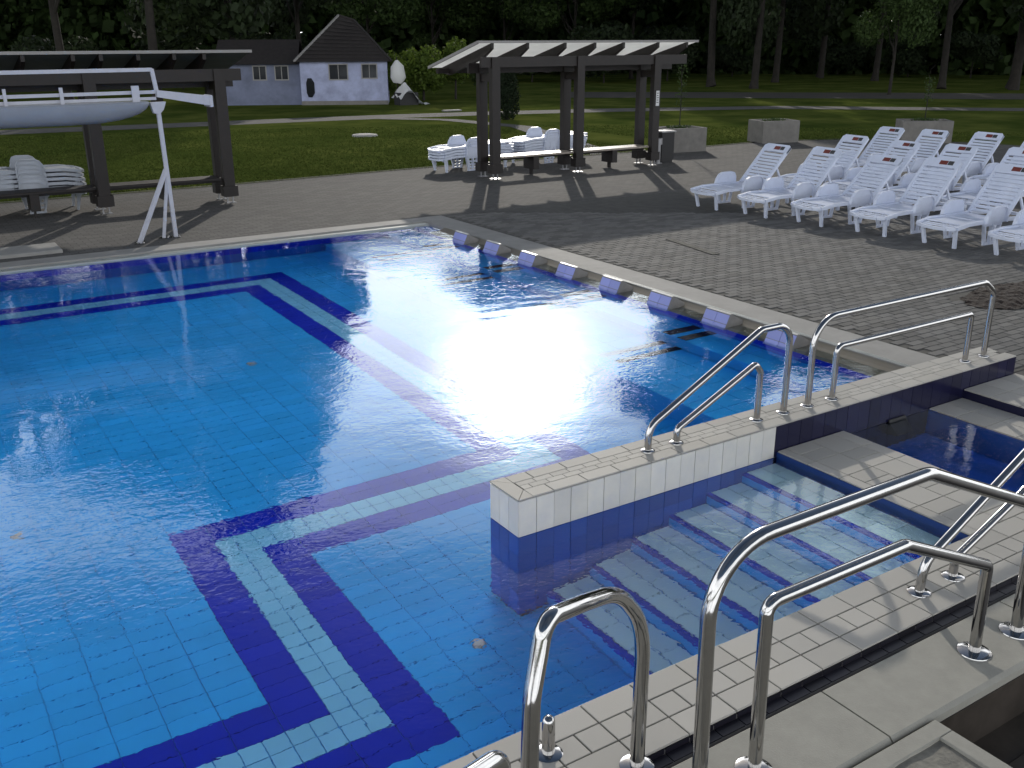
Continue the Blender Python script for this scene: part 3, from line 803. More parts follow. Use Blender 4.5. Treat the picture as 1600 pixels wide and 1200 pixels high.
rowsA = [(8.90, 8.02, -4), (9.0, 7.0, -3), (9.13, 5.98, -4), (9.22, 4.9, -2), (9.29, 3.82, -4), (9.34, 2.77, -3)]
rowsB = [(11.18, 8.2, -6), (11.23, 7.13, -5), (11.33, 6.03, -3), (11.52, 5.0, -2)]
rowsC = [(13.55, 9.15, -4), (13.5, 8.08, -4), (13.8, 7.12, -3), (13.88, 6.1, -3)]
cnt = ['first', 'second', 'third', 'fourth', 'fifth', 'sixth']
first = True
for rn, rows, g_ in (('front', rowsA, 'white sun loungers of the front row'), ('middle', rowsB, 'white sun loungers of the middle row'), ('back', rowsC, 'white sun loungers of the back row')):
    for i, (x, y, a) in enumerate(rows):
        o = proto if first else copy_tree(proto); first = False
        o.location = (x+.07, y+.02, DZ+.014); o.rotation_euler = (0, 0, R_(a))
        o['group'] = g_
        if i or rn != 'front':
            o.rotation_euler.z += R_(JX(1.2)); dz = R_(JX(3.5)); hx, hz = 1.12, .345
            for ch in o.children:
                if ch.name.startswith(('backrest', 'label_plate')):
                    ch.rotation_euler = (0, dz, 0); ch.location = (hx-(hx*math.cos(dz)+hz*math.sin(dz)), 0, hz-(-hx*math.sin(dz)+hz*math.cos(dz)))
        extra = {('front', 0): ', foot in shadow', ('front', 5): ', cut off'}.get((rn, i), '')
        o['label'] = f'white slatted sun lounger, {cnt[i]} from the shelter in the {rn} row'+extra
pflat = lounger(True)
pgrey = lounger(True, M['plastic_grey'])
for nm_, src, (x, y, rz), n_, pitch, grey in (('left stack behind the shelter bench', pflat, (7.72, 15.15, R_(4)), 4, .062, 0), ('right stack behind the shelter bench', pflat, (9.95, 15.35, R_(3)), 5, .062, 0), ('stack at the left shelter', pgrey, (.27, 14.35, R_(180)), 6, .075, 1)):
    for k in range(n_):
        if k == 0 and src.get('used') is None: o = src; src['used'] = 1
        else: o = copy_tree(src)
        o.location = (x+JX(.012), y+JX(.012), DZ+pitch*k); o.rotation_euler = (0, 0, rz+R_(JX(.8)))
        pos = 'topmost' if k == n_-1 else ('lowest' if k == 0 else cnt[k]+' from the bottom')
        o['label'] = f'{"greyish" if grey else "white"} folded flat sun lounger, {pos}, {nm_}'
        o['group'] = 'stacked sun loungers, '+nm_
for o in bpy.data.objects:
    if o.get('used'): del o['used']

# ================================================================== SHELTERS
def shelter(label, X0_, X1_, posts, yF, zF_, yB, zB, rafters, sheetm, over=.0, bench=True, tag_sign=False, fascia=M['trim']):
    t_ = thing('timber_shelter', label, 'shelter', (posts[0], 13.4, DZ))
    ox, oy, oz = posts[0], 13.4, DZ
    sl_ = (zB-zF_)/(yB-yF)
    zr = lambda y: zF_+sl_*(y-yF)
    for px in posts:
        for dy in (0., .5):
            b = MB(); h = zr(13.4+dy)-.24-oz
            b.box(px-ox-.095, px-ox+.095, dy-.07, dy+.07, .11, h, .0)
            b.box(px-ox-.13, px-ox+.13, dy-.10, dy+.10, .12, .30)
            b.build('post', M['wood'], t_)
            b = MB()
            for s in (-1, 1): b.box(px-ox+s*.05-.012, px-ox+s*.05+.012, dy-.012, dy+.012, 0, .11)
            b.box(px-ox-.09, px-ox+.09, dy-.08, dy+.08, 0, .008)
            b.build('post_shoe', M['steel_dull'], t_)
        b = MB(); b.box(px-ox-.06, px-ox+.06, -.02, .52, 1.95, 2.10); b.build('cross_beam', M['wood'], t_)
    for dy in (0., .5):
        b = MB(); zb = zr(13.4+dy)-.235-oz
        b.box(X0_-ox+.15, X1_-ox-.15, dy-.04, dy+.04, zb-.20, zb); b.build('beam', M['wood'], t_)
    for yy in (yB-.35,):
        b = MB(); zb = zr(yy)-.10-oz; b.box(X0_-ox, X1_-ox, yy-oy-.03, yy-oy+.03, zb-.10, zb); b.build('purlin', M['wood'], t_)
    for rx in rafters:
        b = MB(); zf, zb = zr(yF+.02)-oz, zr(yB-.02)-oz
        b.prism([(yF-oy+.02, zf-.012), (yF-oy+.02, zf-.12), (yF-oy+.35, zf-.30), (yB-oy-.35, zb-.16), (yB-oy-.02, zb-.12), (yB-oy-.02, zb-.012)], 'x', rx-ox-.03, rx-ox+.03)
        b.build('rafter', M['wood'], t_)
    rr = sorted([X0_]+list(rafters)+[X1_])
    edges = [X0_]+[r for r in rafters if X0_+.1 < r < X1_-.1]+[X1_]
    for i in range(len(edges)-1):
        b = MB(); b.prism([(yF-oy, zF_-oz-.006), (yF-oy, zF_-oz+.006), (yB-oy, zB-oz+.006), (yB-oy, zB-oz-.006)], 'x', edges[i]-ox+.004, edges[i+1]-ox-.004)
        b.build('roof_panel', sheetm, t_)
    b = MB(); b.box(X0_-ox-.02, X1_-ox+.02, yF-oy-.022, yF-oy-.002, zF_-oz-.02, zF_-oz+.028); b.build('front_trim', fascia, t_)
    b = MB(); b.prism([(yF-oy, zF_-oz-.03), (yF-oy, zF_-oz+.03), (yB-oy, zB-oz+.03), (yB-oy, zB-oz-.03)], 'x', X0_-ox-.03, X0_-ox-.001); b.build('side_trim', fascia, t_)
    if bench:
        for i in range(len(posts)-1):
            xa, xb_ = posts[i]-ox+.10, posts[i+1]-ox-.10
            for k in range(3):
                b = MB(); b.box(xa, xb_, .03+k*.15, .165+k*.15, .40, .44, .006); b.build('bench_slat', M['seat_wood'] if bench != 'dark' else M['wood'], t_)
            b = MB(); xm = (xa+xb_)/2; b.box(xm-.07, xm+.07, .05, .45, .12, .395); b.box(xm-.015, xm+.015, .2, .3, 0, .12); b.box(xa, xb_, .22, .28, .34, .395)
            b.build('bench_support', M['wood'], t_)
    if tag_sign:
        px = posts[-1]; b = MB(); b.box(px-ox-.035, px-ox+.055, -.082, -.072, 1.33, 1.66); sg = b.build('notice', M['sign'], t_)
        sg['label'] = 'small white upright notice with grey lines'
        for k in range(5):
            b = MB(); b.box(px-ox-.022, px-ox+.042-.01*(k % 2), -.0835, -.0825, 1.60-k*.05, 1.615-k*.05); 
            lines = b.build('print_line', M['label_dark'], sg)
    return t_
shelter('dark timber shelter with pale translucent roof and bench behind the far pool corner', 7.72, 13.52, [8.2, 10.35, 12.5], 13.2, 2.745, 15.3, 2.23, [8.05, 8.9, 9.84, 10.62, 11.4, 12.38, 13.23], M['poly'], bench=True, tag_sign=True)
shelter('dark timber shelter with greyed roof behind the white boat rack', -5.2, 3.1, [-3.8, -1.7, .43, 2.56], 13.2, 2.61, 15.3, 2.12, [-4.4, -3.6, -2.9, -2.1, -1.3, -.51, .22, .64, 1.22, 1.80, 2.3], M['poly_grey'], bench='dark')

# bin and ashtray at the shelter end
bn_ = thing('litter_bin', 'dark square litter bin with a steel ashtray post at the shelter end', 'bin', (13.12, 13.75, DZ))
b = MB(); b.box(-.19, .19, -.17, .17, .05, .70); b.build('body', M['black'], bn_)
b = MB(); b.box(-.22, .22, -.20, .20, .70, .73, .006); b.build('lid', M['steel_dull'], bn_)
b = MB(); b.box(-.17, .17, -.15, .15, 0, .05); b.build('base', M['black'], bn_)
b = MB(); b.disc((-.32, -.2, 0), .10, .02, 18); b.disc((-.32, -.2, .02), .055, .42, 18); b.disc((-.32, -.2, .44), .09, .14, 18); b.build('ashtray', M['steel_dull'], bn_, True)

# planters
for i, (x, y, rz, w, lab) in enumerate([(15.15, 15.45, -8, 1.15, 'square concrete planter with a thin sapling beside the litter bin'), (19.0, 15.75, -16, 1.15, 'plain pale concrete planter on the lawn edge, middle of three'), (22.4, 13.3, -40, 1.35, 'concrete planter in the shade behind the last row of loungers')]):
    t_ = thing('planter', lab, 'planter', (x, y, DZ), R_(rz), 'concrete planters along the lawn edge')
    h = .60; b = MB(); w2 = w/2; d2 = .42; th = .07
    b.box(-w2, w2, -d2, -d2+th, 0, h, .008); b.box(-w2, w2, d2-th, d2, 0, h, .008); b.box(-w2, -w2+th, -d2+th+.002, d2-th-.002, 0, h-.001, .008); b.box(w2-th, w2, -d2+th+.002, d2-th-.002, 0, h-.001, .008)
    b.build('box', M['planter'], t_)
    b = MB(); b.box(-w2+th+.004, w2-th-.004, -d2+th+.006, d2-th-.006, .02, h-.07); b.build('soil', M['soil'], t_)
    lf = MB()
    for k in range(260 if i != 2 else 420):
        a = random.uniform(0, 6.28); r = random.uniform(0, .33); z = h-.06+random.uniform(.0, .10); s = .03
        c = Vector((r*math.cos(a)*1.2, r*math.sin(a)*.85, z)); u = Vector((JX(1), JX(1), JX(1))).normalized()*s; v = u.orthogonal().normalized()*s*.6
        lf.face([c-u, c+v, c+u, c-v])
    lf.build('foliage', M['leaf_mid'], t_)
    if i in (0, 2):
        hh_ = 1.6 if i == 0 else 1.2
        b = MB(); b.tube([(0, 0, .5), (.01, 0, 1.2), (.0, .02, .5+hh_)], [.014, .011, .006], 8)
        for k in range(9):
            z = 1.0+k*.12; a = k*2.4; b.tube([(0, 0, z), (math.cos(a)*.12, math.sin(a)*.12, z+.12)], [.006, .003], 5)
        b.build('sapling_stem', M['bark'], t_)
        lf = MB()
        for k in range(140):
            z = random.uniform(1.1, .55+hh_); a = random.uniform(0, 6.28); r = random.uniform(.02, .16)
            c = Vector((r*math.cos(a), r*math.sin(a), z)); u = Vector((JX(1), JX(1), JX(1))).normalized()*.03; v = u.orthogonal().normalized()*.02
            lf.face([c-u, c+v, c+u, c-v])
        lf.build('sapling_leaves', M['leaf_mid'], t_)
# drain grate and mulch bed on the deck
dg = thing('drain_grate', 'narrow slotted drain set in the block paving of the deck', 'drain', (6.62, 5.70, DZ+.014), R_(80))
b = MB(); b.box(-.60, .60, -.06, .06, 0, .004); b.build('frame', M['shadow_gap'], dg)
b = MB()
for k in range(45): b.box(-.59+k*.0262, -.59+k*.0262+.012, -.050, .050, .004, .007)
o = b.build('slots', M['rough_concrete'], dg); o['kind'] = 'stuff'
mb = MB(); n_ = 28
cen = Vector((7.55, 1.66, DZ)); ring = []
shape = [(6.93, 1.34), (7.14, 1.95), (7.55, 2.02), (7.95, 1.97), (8.5, 1.9), (8.7, 1.5), (8.25, 1.25), (7.6, 1.12), (7.1, 1.2)]
bm_ = MB()
def mound(x, y): return DZ+.015+.05*max(0, 1-((x-7.8)/.9)**2-((y-1.58)/.5)**2)+.02*noise.noise((x*14, y*14, 0))
for i in range(70):
    for j in range(40):
        x = 6.85+i*.027; y = 1.1+j*.0245
        u = ((x-7.8)/.92)**2+((y-1.57)/.44)**2+.18*noise.noise((x*5, y*5, 3))
        if u < 1: bm_.face([(x, y, mound(x, y)), (x+.027, y, mound(x+.027, y)), (x+.027, y+.0245, mound(x+.027, y+.0245)), (x, y+.0245, mound(x, y+.0245))])
tag(bm_.build('mulch_bed', M['soil']), 'dark brown bark mulch patch let into the paving behind the long handrail', 'mulch bed')
# stone cover on the far left deck
b = MB(); b.box(-2.9, -.78, 10.25, 10.86, DZ+.001, DZ+.05, .01)
tag(b.build('stone_cover', M['coping']), 'flat pale stone cover lying on the deck at the far left pool edge', 'cover')
# manhole in the lawn and pale pad
b = MB(); b.disc((0, 0, 0), .42, .05, 24, .38); b.disc((0, 0, .05), .30, .012, 24, .28)
tag(b.build('manhole_cover', M['coping'], loc=(10.31, 24.46, .0)), 'pale round manhole cover in the sunlit lawn', 'manhole cover')
b = MB(); b.box(-.4, .4, -.15, .15, 0, .05, .01)
tag(b.build('stepping_slab', M['coping'], loc=(18.2, 32.9, .012)), 'small pale slab beside the gravel path left of the shelter post', 'slab')

# ================================================================== WHITE FRAME at the far left edge
fy = 10.55
wf = thing('boat_rack', 'white steel rack carrying a long hull shaped float at the far pool edge', 'boat rack', (.83, fy, DZ))
ox = .83
def fbar(nm_, pts, w, h=None, m=None):
    b = MB()
    for a_, b_ in zip(pts[:-1], pts[1:]): b.bar((a_[0]-ox, a_[1]-fy, a_[2]-DZ), (b_[0]-ox, b_[1]-fy, b_[2]-DZ), w, h or w)
    return b.build(nm_, m or M['painted'], wf)
fbar('leg', [(.83, fy, .04), (.79, fy, 1.86)], .055)
fbar('leg', [(.26, fy-.22, .04), (.80, fy, 1.02)], .05)
fbar('leg', [(.66, fy+.02, .04), (.80, fy, .9)], .045)
for x, y in ((.83, fy), (.26, fy-.22), (.66, fy+.02)):
    b = MB(); b.disc((x-ox, y-fy, .0), .075, .012, 16); b.disc((x-ox+.06, y-fy-.02, .012), .018, .03, 8); b.build('foot_plate', M['steel'], wf)
b = MB(); b.prism([(.68-ox, 1.96-DZ), (.90-ox, 1.965-DZ), (.86-ox, 1.86-DZ), (.80-ox, 1.80-DZ), (.72-ox, 1.81-DZ)], 'y', -.05, .05); b.build('bracket', M['painted'], wf)
fbar('top_rail', [(-6.5, fy, 2.375), (.765, fy, 2.40)], .045, .05)
fbar('rail_post', [(.765, fy, 2.41), (.80, fy, 2.10)], .05)
fbar('middle_rail', [(-6.5, fy, 2.06), (.80, fy, 2.10)], .04, .045)
fbar('lower_rail', [(-6.5, fy, 1.99), (.78, fy, 2.012)], .035, .04)
for (x, w) in ((-.46, .045), (.50, .10), (-1.15, .04)):
    b = MB(); b.box(x-ox-w/2, x-ox+w/2, -.06, -.03, 1.965-DZ, 2.19-DZ); b.build('stanchion', M['painted'], wf)
# tapering end beam sticking out to the right
b = MB(); bi = 0
for x, z0, z1, hw in ((.79, 2.03, 2.125, .05), (1.50, 1.895, 2.03, .14)):
    for yy, zz_ in ((-hw, z0), (hw, z0), (hw, z1), (-hw, z1)): b.v.append((x-ox, yy, zz_-DZ))
b.f += [(0, 1, 2, 3), (7, 6, 5, 4), (0, 4, 5, 1), (1, 5, 6, 2), (2, 6, 7, 3), (3, 7, 4, 0)]; b.mi += [0]*6
b.box(1.495-ox, 1.54-ox, -.15, .15, 1.875-DZ, 2.04-DZ, .01)
b.build('end_beam', M['painted'], wf)
# hull: rounded section, pointed to the right
b = MB(); secs = []
xs_ = [-6.5, -4, -2, -1, -.4, 0, .25, .42, .54, .62, .655]
for x in xs_:
    t0 = max(0, (x+.4)/1.06); k = math.sqrt(max(0, 1-t0**2.4)) if x > -.4 else 1
    top = 1.955; dep = .255*k+.01; wd = .22*(.35+.65*k)
    ring_ = []
    for q in range(13):
        a = math.pi*q/12; ring_.append((x-ox, wd*math.cos(a), top-DZ-dep*math.sin(a)))
    ring_.append((x-ox, -wd*.9, top+.02-DZ)); ring_.append((x-ox, wd*.9, top+.02-DZ)); secs.append(ring_)
m_ = len(secs[0])
for r_ in secs: b.v += r_
for i in range(len(secs)-1):
    for k in range(m_): b.f.append((i*m_+k, i*m_+(k+1) % m_, (i+1)*m_+(k+1) % m_, (i+1)*m_+k)); b.mi.append(0)
b.f.append(tuple(range(m_))); b.f.append(tuple((len(secs)-1)*m_+k for k in reversed(range(m_)))); b.mi += [0, 0]
b.build('hull', M['hull'], wf, True)

# ================================================================== COTTAGE
u = Vector((.892, -.452, 0)); hut_rot = math.atan2(u.y, u.x)
hut = thing('cottage', 'small whitewashed cottage with a dark pyramid roof at the edge of the wood', 'cottage', (14.65, 40.75, 0), hut_rot)
WD, DP, HE = 4.0, 3.8, 1.95      # width, depth, eaves
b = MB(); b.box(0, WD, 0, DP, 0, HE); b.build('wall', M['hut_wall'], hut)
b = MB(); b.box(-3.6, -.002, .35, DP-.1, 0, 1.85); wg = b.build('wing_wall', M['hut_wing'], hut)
b = MB(); e = .22; ap = [(WD*.45, DP*.5, 3.95), (WD*.62, DP*.5, 3.75)]
c4_ = [(-e, -e, HE-.03), (WD+e, -e, HE-.03), (WD+e, DP+e, HE-.03), (-e, DP+e, HE-.03)]
b.face([c4_[0], c4_[1], ap[1], ap[0]]); b.face([c4_[1], c4_[2], ap[1]]); b.face([c4_[2], c4_[3], ap[0], ap[1]]); b.face([c4_[3], c4_[0], ap[0]]); b.face(list(reversed(c4_)))
rf = b.build('roof', M['hut_roof'], hut)
b = MB()
for k in range(1, 12):
    f = k/12
    p = [Vector(c4_[i]).lerp(Vector(ap[0] if i in (0, 3) else ap[1]), f) for i in range(2)]
    b.bar(p[0]+Vector((0, -.02, .01)), p[1]+Vector((0, -.02, .01)), .04, .03)
b.build('tile_course', M['hut_roof'], rf)
for a_, b_ in ((c4_[0], ap[0]), (c4_[1], ap[1]), (ap[0], ap[1])):
    q = MB(); q.bar(Vector(a_)+Vector((0, 0, .03)), Vector(b_)+Vector((0, 0, .03)), .10, .07); q.build('ridge', M['trim'] if b_ is ap[0] and a_ is c4_[0] else M['hut_roof'], rf)
b = MB(); b.face([(-3.9, .1, 1.82), (-.1, .1, 1.82), (-.1, 2.0, 2.9), (-3.9, 2.0, 2.9)]); b.face([(-.1, 3.9, 1.82), (-3.9, 3.9, 1.82), (-3.9, 2.0, 2.9), (-.1, 2.0, 2.9)]); b.face([(-3.9, .1, 1.82), (-3.9, 2, 2.9), (-3.9, 3.9, 1.82)]); b.build('wing_roof', M['hut_roof'], hut)
for (x0, x1, z0, z1, yy) in ((1.35, 2.15, 1.15, 1.78, 0), (2.85, 3.5, 1.2, 1.78, 0), (-2.15, -1.6, 1.15, 1.72, .35), (-1.15, -.6, 1.15, 1.72, .35)):
    b = MB(); f_ = .05
    b.box(x0-f_, x1+f_, yy-.03, yy-.002, z0-f_, z0); b.box(x0-f_, x1+f_, yy-.03, yy-.002, z1, z1+f_); b.box(x0-f_, x0, yy-.0295, yy-.002, z0, z1); b.box(x1, x1+f_, yy-.0295, yy-.002, z0, z1); b.box((x0+x1)/2-.015, (x0+x1)/2+.015, yy-.028, yy-.002, z0, z1)
    w_ = b.build('window', M['trim'], hut)
    b = MB(); b.box(x0, x1, yy-.012, yy-.003, z0, z1); b.build('pane', M['glass_dark'], w_)
b = MB(); b.prism([(.25, .55), (.32, .35), (.5, .35), (.62, .55), (.62, 1.0), (.5, 1.2), (.32, 1.2), (.25, 1.0)], 'y', -.02, -.002); b.build('niche', M['glass_dark'], hut)
b = MB(); b.box(-.01, WD+.01, -.025, -.003, 0, .18); b.build('plinth', M['planter'], hut)
# folded white parasol and sheet to the right of the cottage
tp = thing('white_sheet', 'crumpled white sheeting over a low pile beside the cottage wall', 'sheeting', (18.75, 38.1, 0))
b = MB(); nx = 22
def shp(i, j):
    a = i/nx; c = j/10
    x = -.55+1.5*a; y = -.5+1.0*c; z = .95*math.exp(-((a-.3)/.30)**2)*(1-.8*abs(c-.5)**1.2)+.12*noise.noise((x*5, y*5, 1))+.04
    return (x, y, max(.01, z))
for i in range(nx):
    for j in range(10): b.face([shp(i, j), shp(i+1, j), shp(i+1, j+1), shp(i, j+1)])
b.build('sheet', M['tarp'], tp, True)
b = MB(); b.box(-.5, .45, -.3, .3, 0, .55); b.build('pile', M['black'], tp)
pr = thing('folded_parasol', 'pale folded parasol leaning beside the cottage above the white sheeting', 'parasol', (18.55, 38.6, 0))
b = MB(); b.tube([(0, 0, 0), (0, 0, 2.1)], .03, 8); b.build('pole', M['bark'], pr)
b = MB(); b.tube([(0, 0, .95), (.05, 0, 1.2), (.02, 0, 1.7), (0, 0, 1.98)], [.20, .36, .30, .05], 10); b.build('canopy', M['tarp'], pr, True)

# ================================================================== VEGETATION
def leafcloud(b, blobs, count, size, flat=.7, seed=1):
    rnd = random.Random(seed); tot = sum(q[3]**2 for q in blobs)
    for (cx, cy, cz, r) in blobs:
        nloc = int(count*r*r/tot)
        for _ in range(nloc):
            z = rnd.uniform(-1, 1); a = rnd.uniform(0, 2*math.pi); q = math.sqrt(1-z*z)
            n_ = Vector((q*math.cos(a), q*math.sin(a), z)); rr = r*(rnd.uniform(.45, 1.0)**.5)*(1+.25*noise.noise(n_*2.2+Vector((cx, cy, cz))))
            c = Vector((cx, cy, cz))+Vector((n_.x, n_.y, n_.z*flat))*rr
            m_ = (n_+Vector((rnd.uniform(-1, 1), rnd.uniform(-1, 1), rnd.uniform(-1, 1)))*.9).normalized()
            s = size*rnd.uniform(.6, 1.3); u_ = m_.orthogonal().normalized(); w_ = m_.cross(u_); a2 = rnd.uniform(0, 6.28)
            uu = (u_*math.cos(a2)+w_*math.sin(a2))*s; ww = (w_*math.cos(a2)-u_*math.sin(a2))*s*.6
            b.face([c-uu, c+ww*.9, c+uu, c-ww])
def crown_mesh(seed, count, size, wide=.30, base=.22):
    rnd = random.Random(seed); blobs = []
    blobs.append((0, 0, .55, wide*.62)); blobs.append((0, 0, .78, wide*.5))
    for k in range(22):
        a = rnd.uniform(0, 6.28); z = rnd.uniform(base+.06, .95); prof_ = math.sin(math.pi*min(1, max(0, (z-base+.10)/(1.18-base))))**.7
        r = wide*prof_*rnd.uniform(.45, .95); blobs.append((r*math.cos(a), r*math.sin(a), z-.02, wide*rnd.uniform(.24, .42)*(.6+.5*prof_)))
    b = MB(); leafcloud(b, blobs, count, size, .8, seed)
    top = max(v[2] for v in b.v); s = 1.0/top
    b.v = [(x, y, z*s) for x, y, z in b.v]
    return b
def trunk_mesh(seed):
    rnd = random.Random(seed); b = MB()
    p = [(0, 0, 0), (.004, 0, .02), (.01, .005, .2), (.0, .012, .45), (.012, 0, .75)]
    b.tube(p, [.026, .019, .015, .010, .003], 10)
    for k in range(8):
        z = rnd.uniform(.18, .6); a = rnd.uniform(0, 6.28); l_ = rnd.uniform(.12, .22)
        b.tube([(0.005, .005, z), (math.cos(a)*l_*.5, math.sin(a)*l_*.5, z+.06), (math.cos(a)*l_, math.sin(a)*l_, z+.16)], [.008, .005, .002], 6)
    return b
CM = [crown_mesh(11+i, 15000, .0105, w, bs) for i, (w, bs) in enumerate(((.27, .16), (.24, .10), (.31, .2), (.21, .08)))]
crowns = {}
for i, c in enumerate(CM):
    for mk in ('leaf', 'leaf_mid', 'leaf_lit'):
        me = None
        crowns[(i, mk)] = None
trunks = [trunk_mesh(3+i).mesh('trunk', M['bark'], True) for i in range(3)]
def get_crown(i, mk):
    if crowns[(i, mk)] is None: crowns[(i, mk)] = CM[i].mesh('crown', M[mk])
    return crowns[(i, mk)]
def tree(az, dist, el, variant, wid, label, mk='leaf', name='broadleaf_tree', group='trees of the wood behind the lawn', h=None):
    x = CAM.x+dist*math.sin(R_(az)); y = CAM.y+dist*math.cos(R_(az)); h = h or CAM.z+dist*math.tan(R_(el))
    t_ = thing(name, label, 'tree', (x, y, 0), random.uniform(0, 6.28), group)
    # the thing is unscaled; the parts carry the size
    c = link('crown', get_crown(variant, mk), t_); c.scale = (h*wid, h*wid, h)
    k = link('trunk', trunks[variant % 3], t_); s = max(.75, min(1.3, 14/h)); k.scale = (h*.52, h*.52, h)
    return t_
T = [
 (-16, 60, 17, 0, 1.0, 'dark broadleaf tree outside the left edge, far left of the left shelter'),
 (-7, 56, 18, 2, 1.0, 'dark broadleaf tree behind the left end of the left shelter'),
 (1.5, 62, 17, 1, .85, 'dark narrow tree behind the middle of the left shelter'),
 (9.3, 55, 19, 2, .9, 'dark spreading tree behind the right part of the left shelter roof'),
 (13.6, 51, 22.5, 0, .95, 'tallest dark tree, just left of the cottage wing'),
 (17.6, 56, 21, 1, 1.0, 'tall dark tree rising right behind the cottage roof'),
 (21.3, 66, 13.5, 3, .9, 'mid height dark tree behind the right corner of the cottage'),
 (25.0, 78, 8.0, 2, 1.2, 'low tree right of the cottage with bushes in front'),
 (28.5, 84, 7.5, 0, 1.3, 'low mid green tree over the yellow green bushes'),
 (32.5, 82, 7.0, 2, 1.3, 'low dark tree behind the middle of the timber shelter roof'),
 (36.3, 78, 8.0, 0, 1.2, 'low dark tree behind the right part of the timber shelter roof'),
 (39.5, 80, 9.5, 1, 1.1, 'dark tree just right of the timber shelter roof end'),
 (43.9, 66, 19.3, 3, .85, 'tall dark trunked tree, first of the row at the lawn right of the shelter'),
 (46.2, 64, 17.5, 1, .62, 'tall dark tree with a thick straight trunk, second of the row right of the shelter'),
 (47.3, 74, 15.5, 3, .8, 'slimmer tree just behind the second trunk right of the shelter'),
 (49.6, 83, 15.5, 1, .9, 'distant tree standing in the sunlit strip of grass'),
 (52.4, 78, 14.5, 2, .8, 'tree with pale lit leaf sprays left of the thick dark trunk'),
 (55.7, 66, 16, 0, .62, 'dark thick trunked tree above the last lounger row'),
 (59.0, 66, 23, 2, .75, 'dark tree with a short thick trunk at the right edge'),
 (64, 64, 23, 1, 1.0, 'dark tree outside the right edge, next to the short thick trunk'),
 (68, 66, 15, 0, 1.0, 'dark tree well outside the right edge'),
]
for az, ds, el, vr, wd, lb in T:
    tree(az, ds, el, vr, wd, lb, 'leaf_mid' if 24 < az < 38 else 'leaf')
# lower tree limbs with lit sprays at the right
tree(53.2, 58, 6.0, 2, .9, 'small tree with sunlit sprays of leaves at the right', 'leaf_mid', 'small_tree')
# wood behind as one mass
b = MB(); rnd = random.Random(5)
for k in range(170000):
    az = rnd.uniform(-24, 80); ds = rnd.uniform(92, 116); hmax = (14.0 if az > 38 or az < 22 else 11.0)+3.0*noise.noise((az*.22, 0, 0))+2.0*noise.noise((az*.9, 4, 0))
    z = rnd.uniform(0, 1)**.9*hmax; x = CAM.x+ds*math.sin(R_(az)); y = CAM.y+ds*math.cos(R_(az))
    m_ = Vector((rnd.uniform(-1, 1), rnd.uniform(-1, 1), rnd.uniform(-1, 1))).normalized(); s = rnd.uniform(.18, .5) if k % 3 else rnd.uniform(.45, .85)
    u_ = m_.orthogonal().normalized()*s; w_ = m_.cross(u_).normalized()*s*.7; c = Vector((x, y, z)); b.face([c-u_, c+w_, c+u_, c-w_])
tag(b.build('forest', M['leaf_mid']), 'dark mass of wood closing the view behind the lawn', 'wood', kind='stuff')
# shrubs
def bush(name, x, y, r, h, mk, label, seed, cnt=2600, sz=.055, group=None):
    rnd = random.Random(seed); t_ = thing(name, label, 'bush', (x, y, 0), 0, group); b = MB()
    bl = [(rnd.uniform(-.5, .5)*r, rnd.uniform(-.5, .5)*r, h*rnd.uniform(.3, .75), r*rnd.uniform(.4, .6)) for _ in range(7)]
    leafcloud(b, bl, cnt, sz, h/r*.45 if h > r else .8, seed); b.v = [(vx, vy, max(.02, vz)) for vx, vy, vz in b.v]
    b.build('foliage', M[mk], t_)
    b = MB(); b.tube([(0, 0, 0), (.03, 0, h*.5)], [.07, .03], 7); b.build('stem', M['bark'], t_)
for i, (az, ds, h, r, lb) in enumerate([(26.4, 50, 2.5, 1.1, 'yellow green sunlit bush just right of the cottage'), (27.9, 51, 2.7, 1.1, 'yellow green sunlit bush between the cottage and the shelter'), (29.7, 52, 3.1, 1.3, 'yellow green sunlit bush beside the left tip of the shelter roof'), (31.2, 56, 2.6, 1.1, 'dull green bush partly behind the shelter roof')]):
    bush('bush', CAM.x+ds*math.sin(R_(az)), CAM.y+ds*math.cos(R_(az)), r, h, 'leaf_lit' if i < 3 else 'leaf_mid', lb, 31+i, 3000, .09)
us = [(-3, 66), (3.5, 70), (9, 64), (15, 68), (20, 74), (24, 72), (34, 74), (38, 72), (41.5, 76), (45, 86), (50.5, 92), (54, 88), (57, 86), (60.5, 84), (48, 95), (36, 90)]
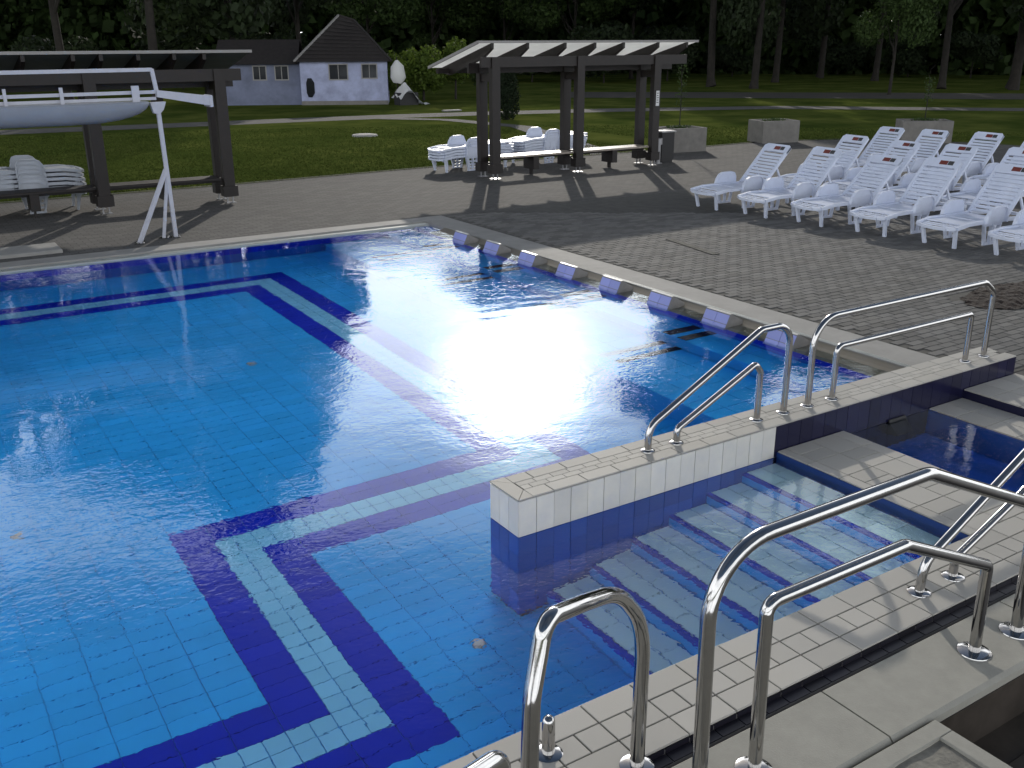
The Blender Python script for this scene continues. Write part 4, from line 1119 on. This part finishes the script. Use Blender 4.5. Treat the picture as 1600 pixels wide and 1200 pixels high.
wh = ['left of the cottage behind the left shelter roof', 'behind the middle of the left shelter roof', 'behind the right end of the left shelter', 'just left of the cottage wing', 'right behind the cottage', 'between the cottage and the yellow green bushes', 'behind the middle of the timber shelter', 'behind the right part of the timber shelter', 'right of the timber shelter roof end', 'behind the first tall trunk at the right', 'beyond the sunlit grass strip', 'beyond the sunlit strip left of the thick trunk', 'between the two thick trunks at the right', 'at the right picture edge beyond the trunks', 'far beyond the slim trunk at the right', 'far behind the shelter roof end']
for i, (az, ds) in enumerate(us):
    bush('undergrowth_shrub', CAM.x+ds*math.sin(R_(az)), CAM.y+ds*math.cos(R_(az)), 2.6, random.uniform(2.6, 4.2), 'leaf', 'dark undergrowth shrub '+wh[i], 60+i, 2600, .17, 'dark shrubs along the wood edge')
# conifer column behind the shelter
cf = thing('conifer', 'dark rounded conifer shrub standing behind the timber shelter', 'shrub', (17.55, 27.6, 0))
b = MB(); leafcloud(b, [(0, 0, .45, .50), (0, 0, .85, .52), (0, 0, 1.25, .46), (0, 0, 1.6, .36), (0, 0, 1.9, .2)], 7000, .04, 1.0, 77); b.v = [(x, y, max(.01, z)) for x, y, z in b.v]; b.build('foliage', M['conifer'], cf)
b = MB(); b.tube([(0, 0, 0), (0, 0, 1.5)], [.09, .04], 8); b.build('stem', M['bark'], cf)
# grass blades on the lawn near the paving
b = MB(); rnd = random.Random(9)
for k in range(90000):
    az = rnd.uniform(3, 62); ds = 18+rnd.random()**1.5*17; x = CAM.x+ds*math.sin(R_(az)); y = CAM.y+ds*math.cos(R_(az))
    if y < 15.95 and x < 19.2: continue
    if x > 19.2 and y < 16.2-(x-19)*.55*1.4: continue
    if x > 23: 
        if y < 13: continue
    if abs(x-16) < .9 and y < 31: continue
    h = rnd.uniform(.02, .045); a = rnd.uniform(0, 6.28); w = .012*(1+ds/30)
    dx, dy = math.cos(a)*w, math.sin(a)*w; lx, ly = JX(.03), JX(.03)
    b.face([(x-dx, y-dy, 0), (x+dx, y+dy, 0), (x+lx, y+ly, h)])
tag(b.build('grass', M['blade']), 'short mown grass of the lawn', 'grass', kind='stuff')
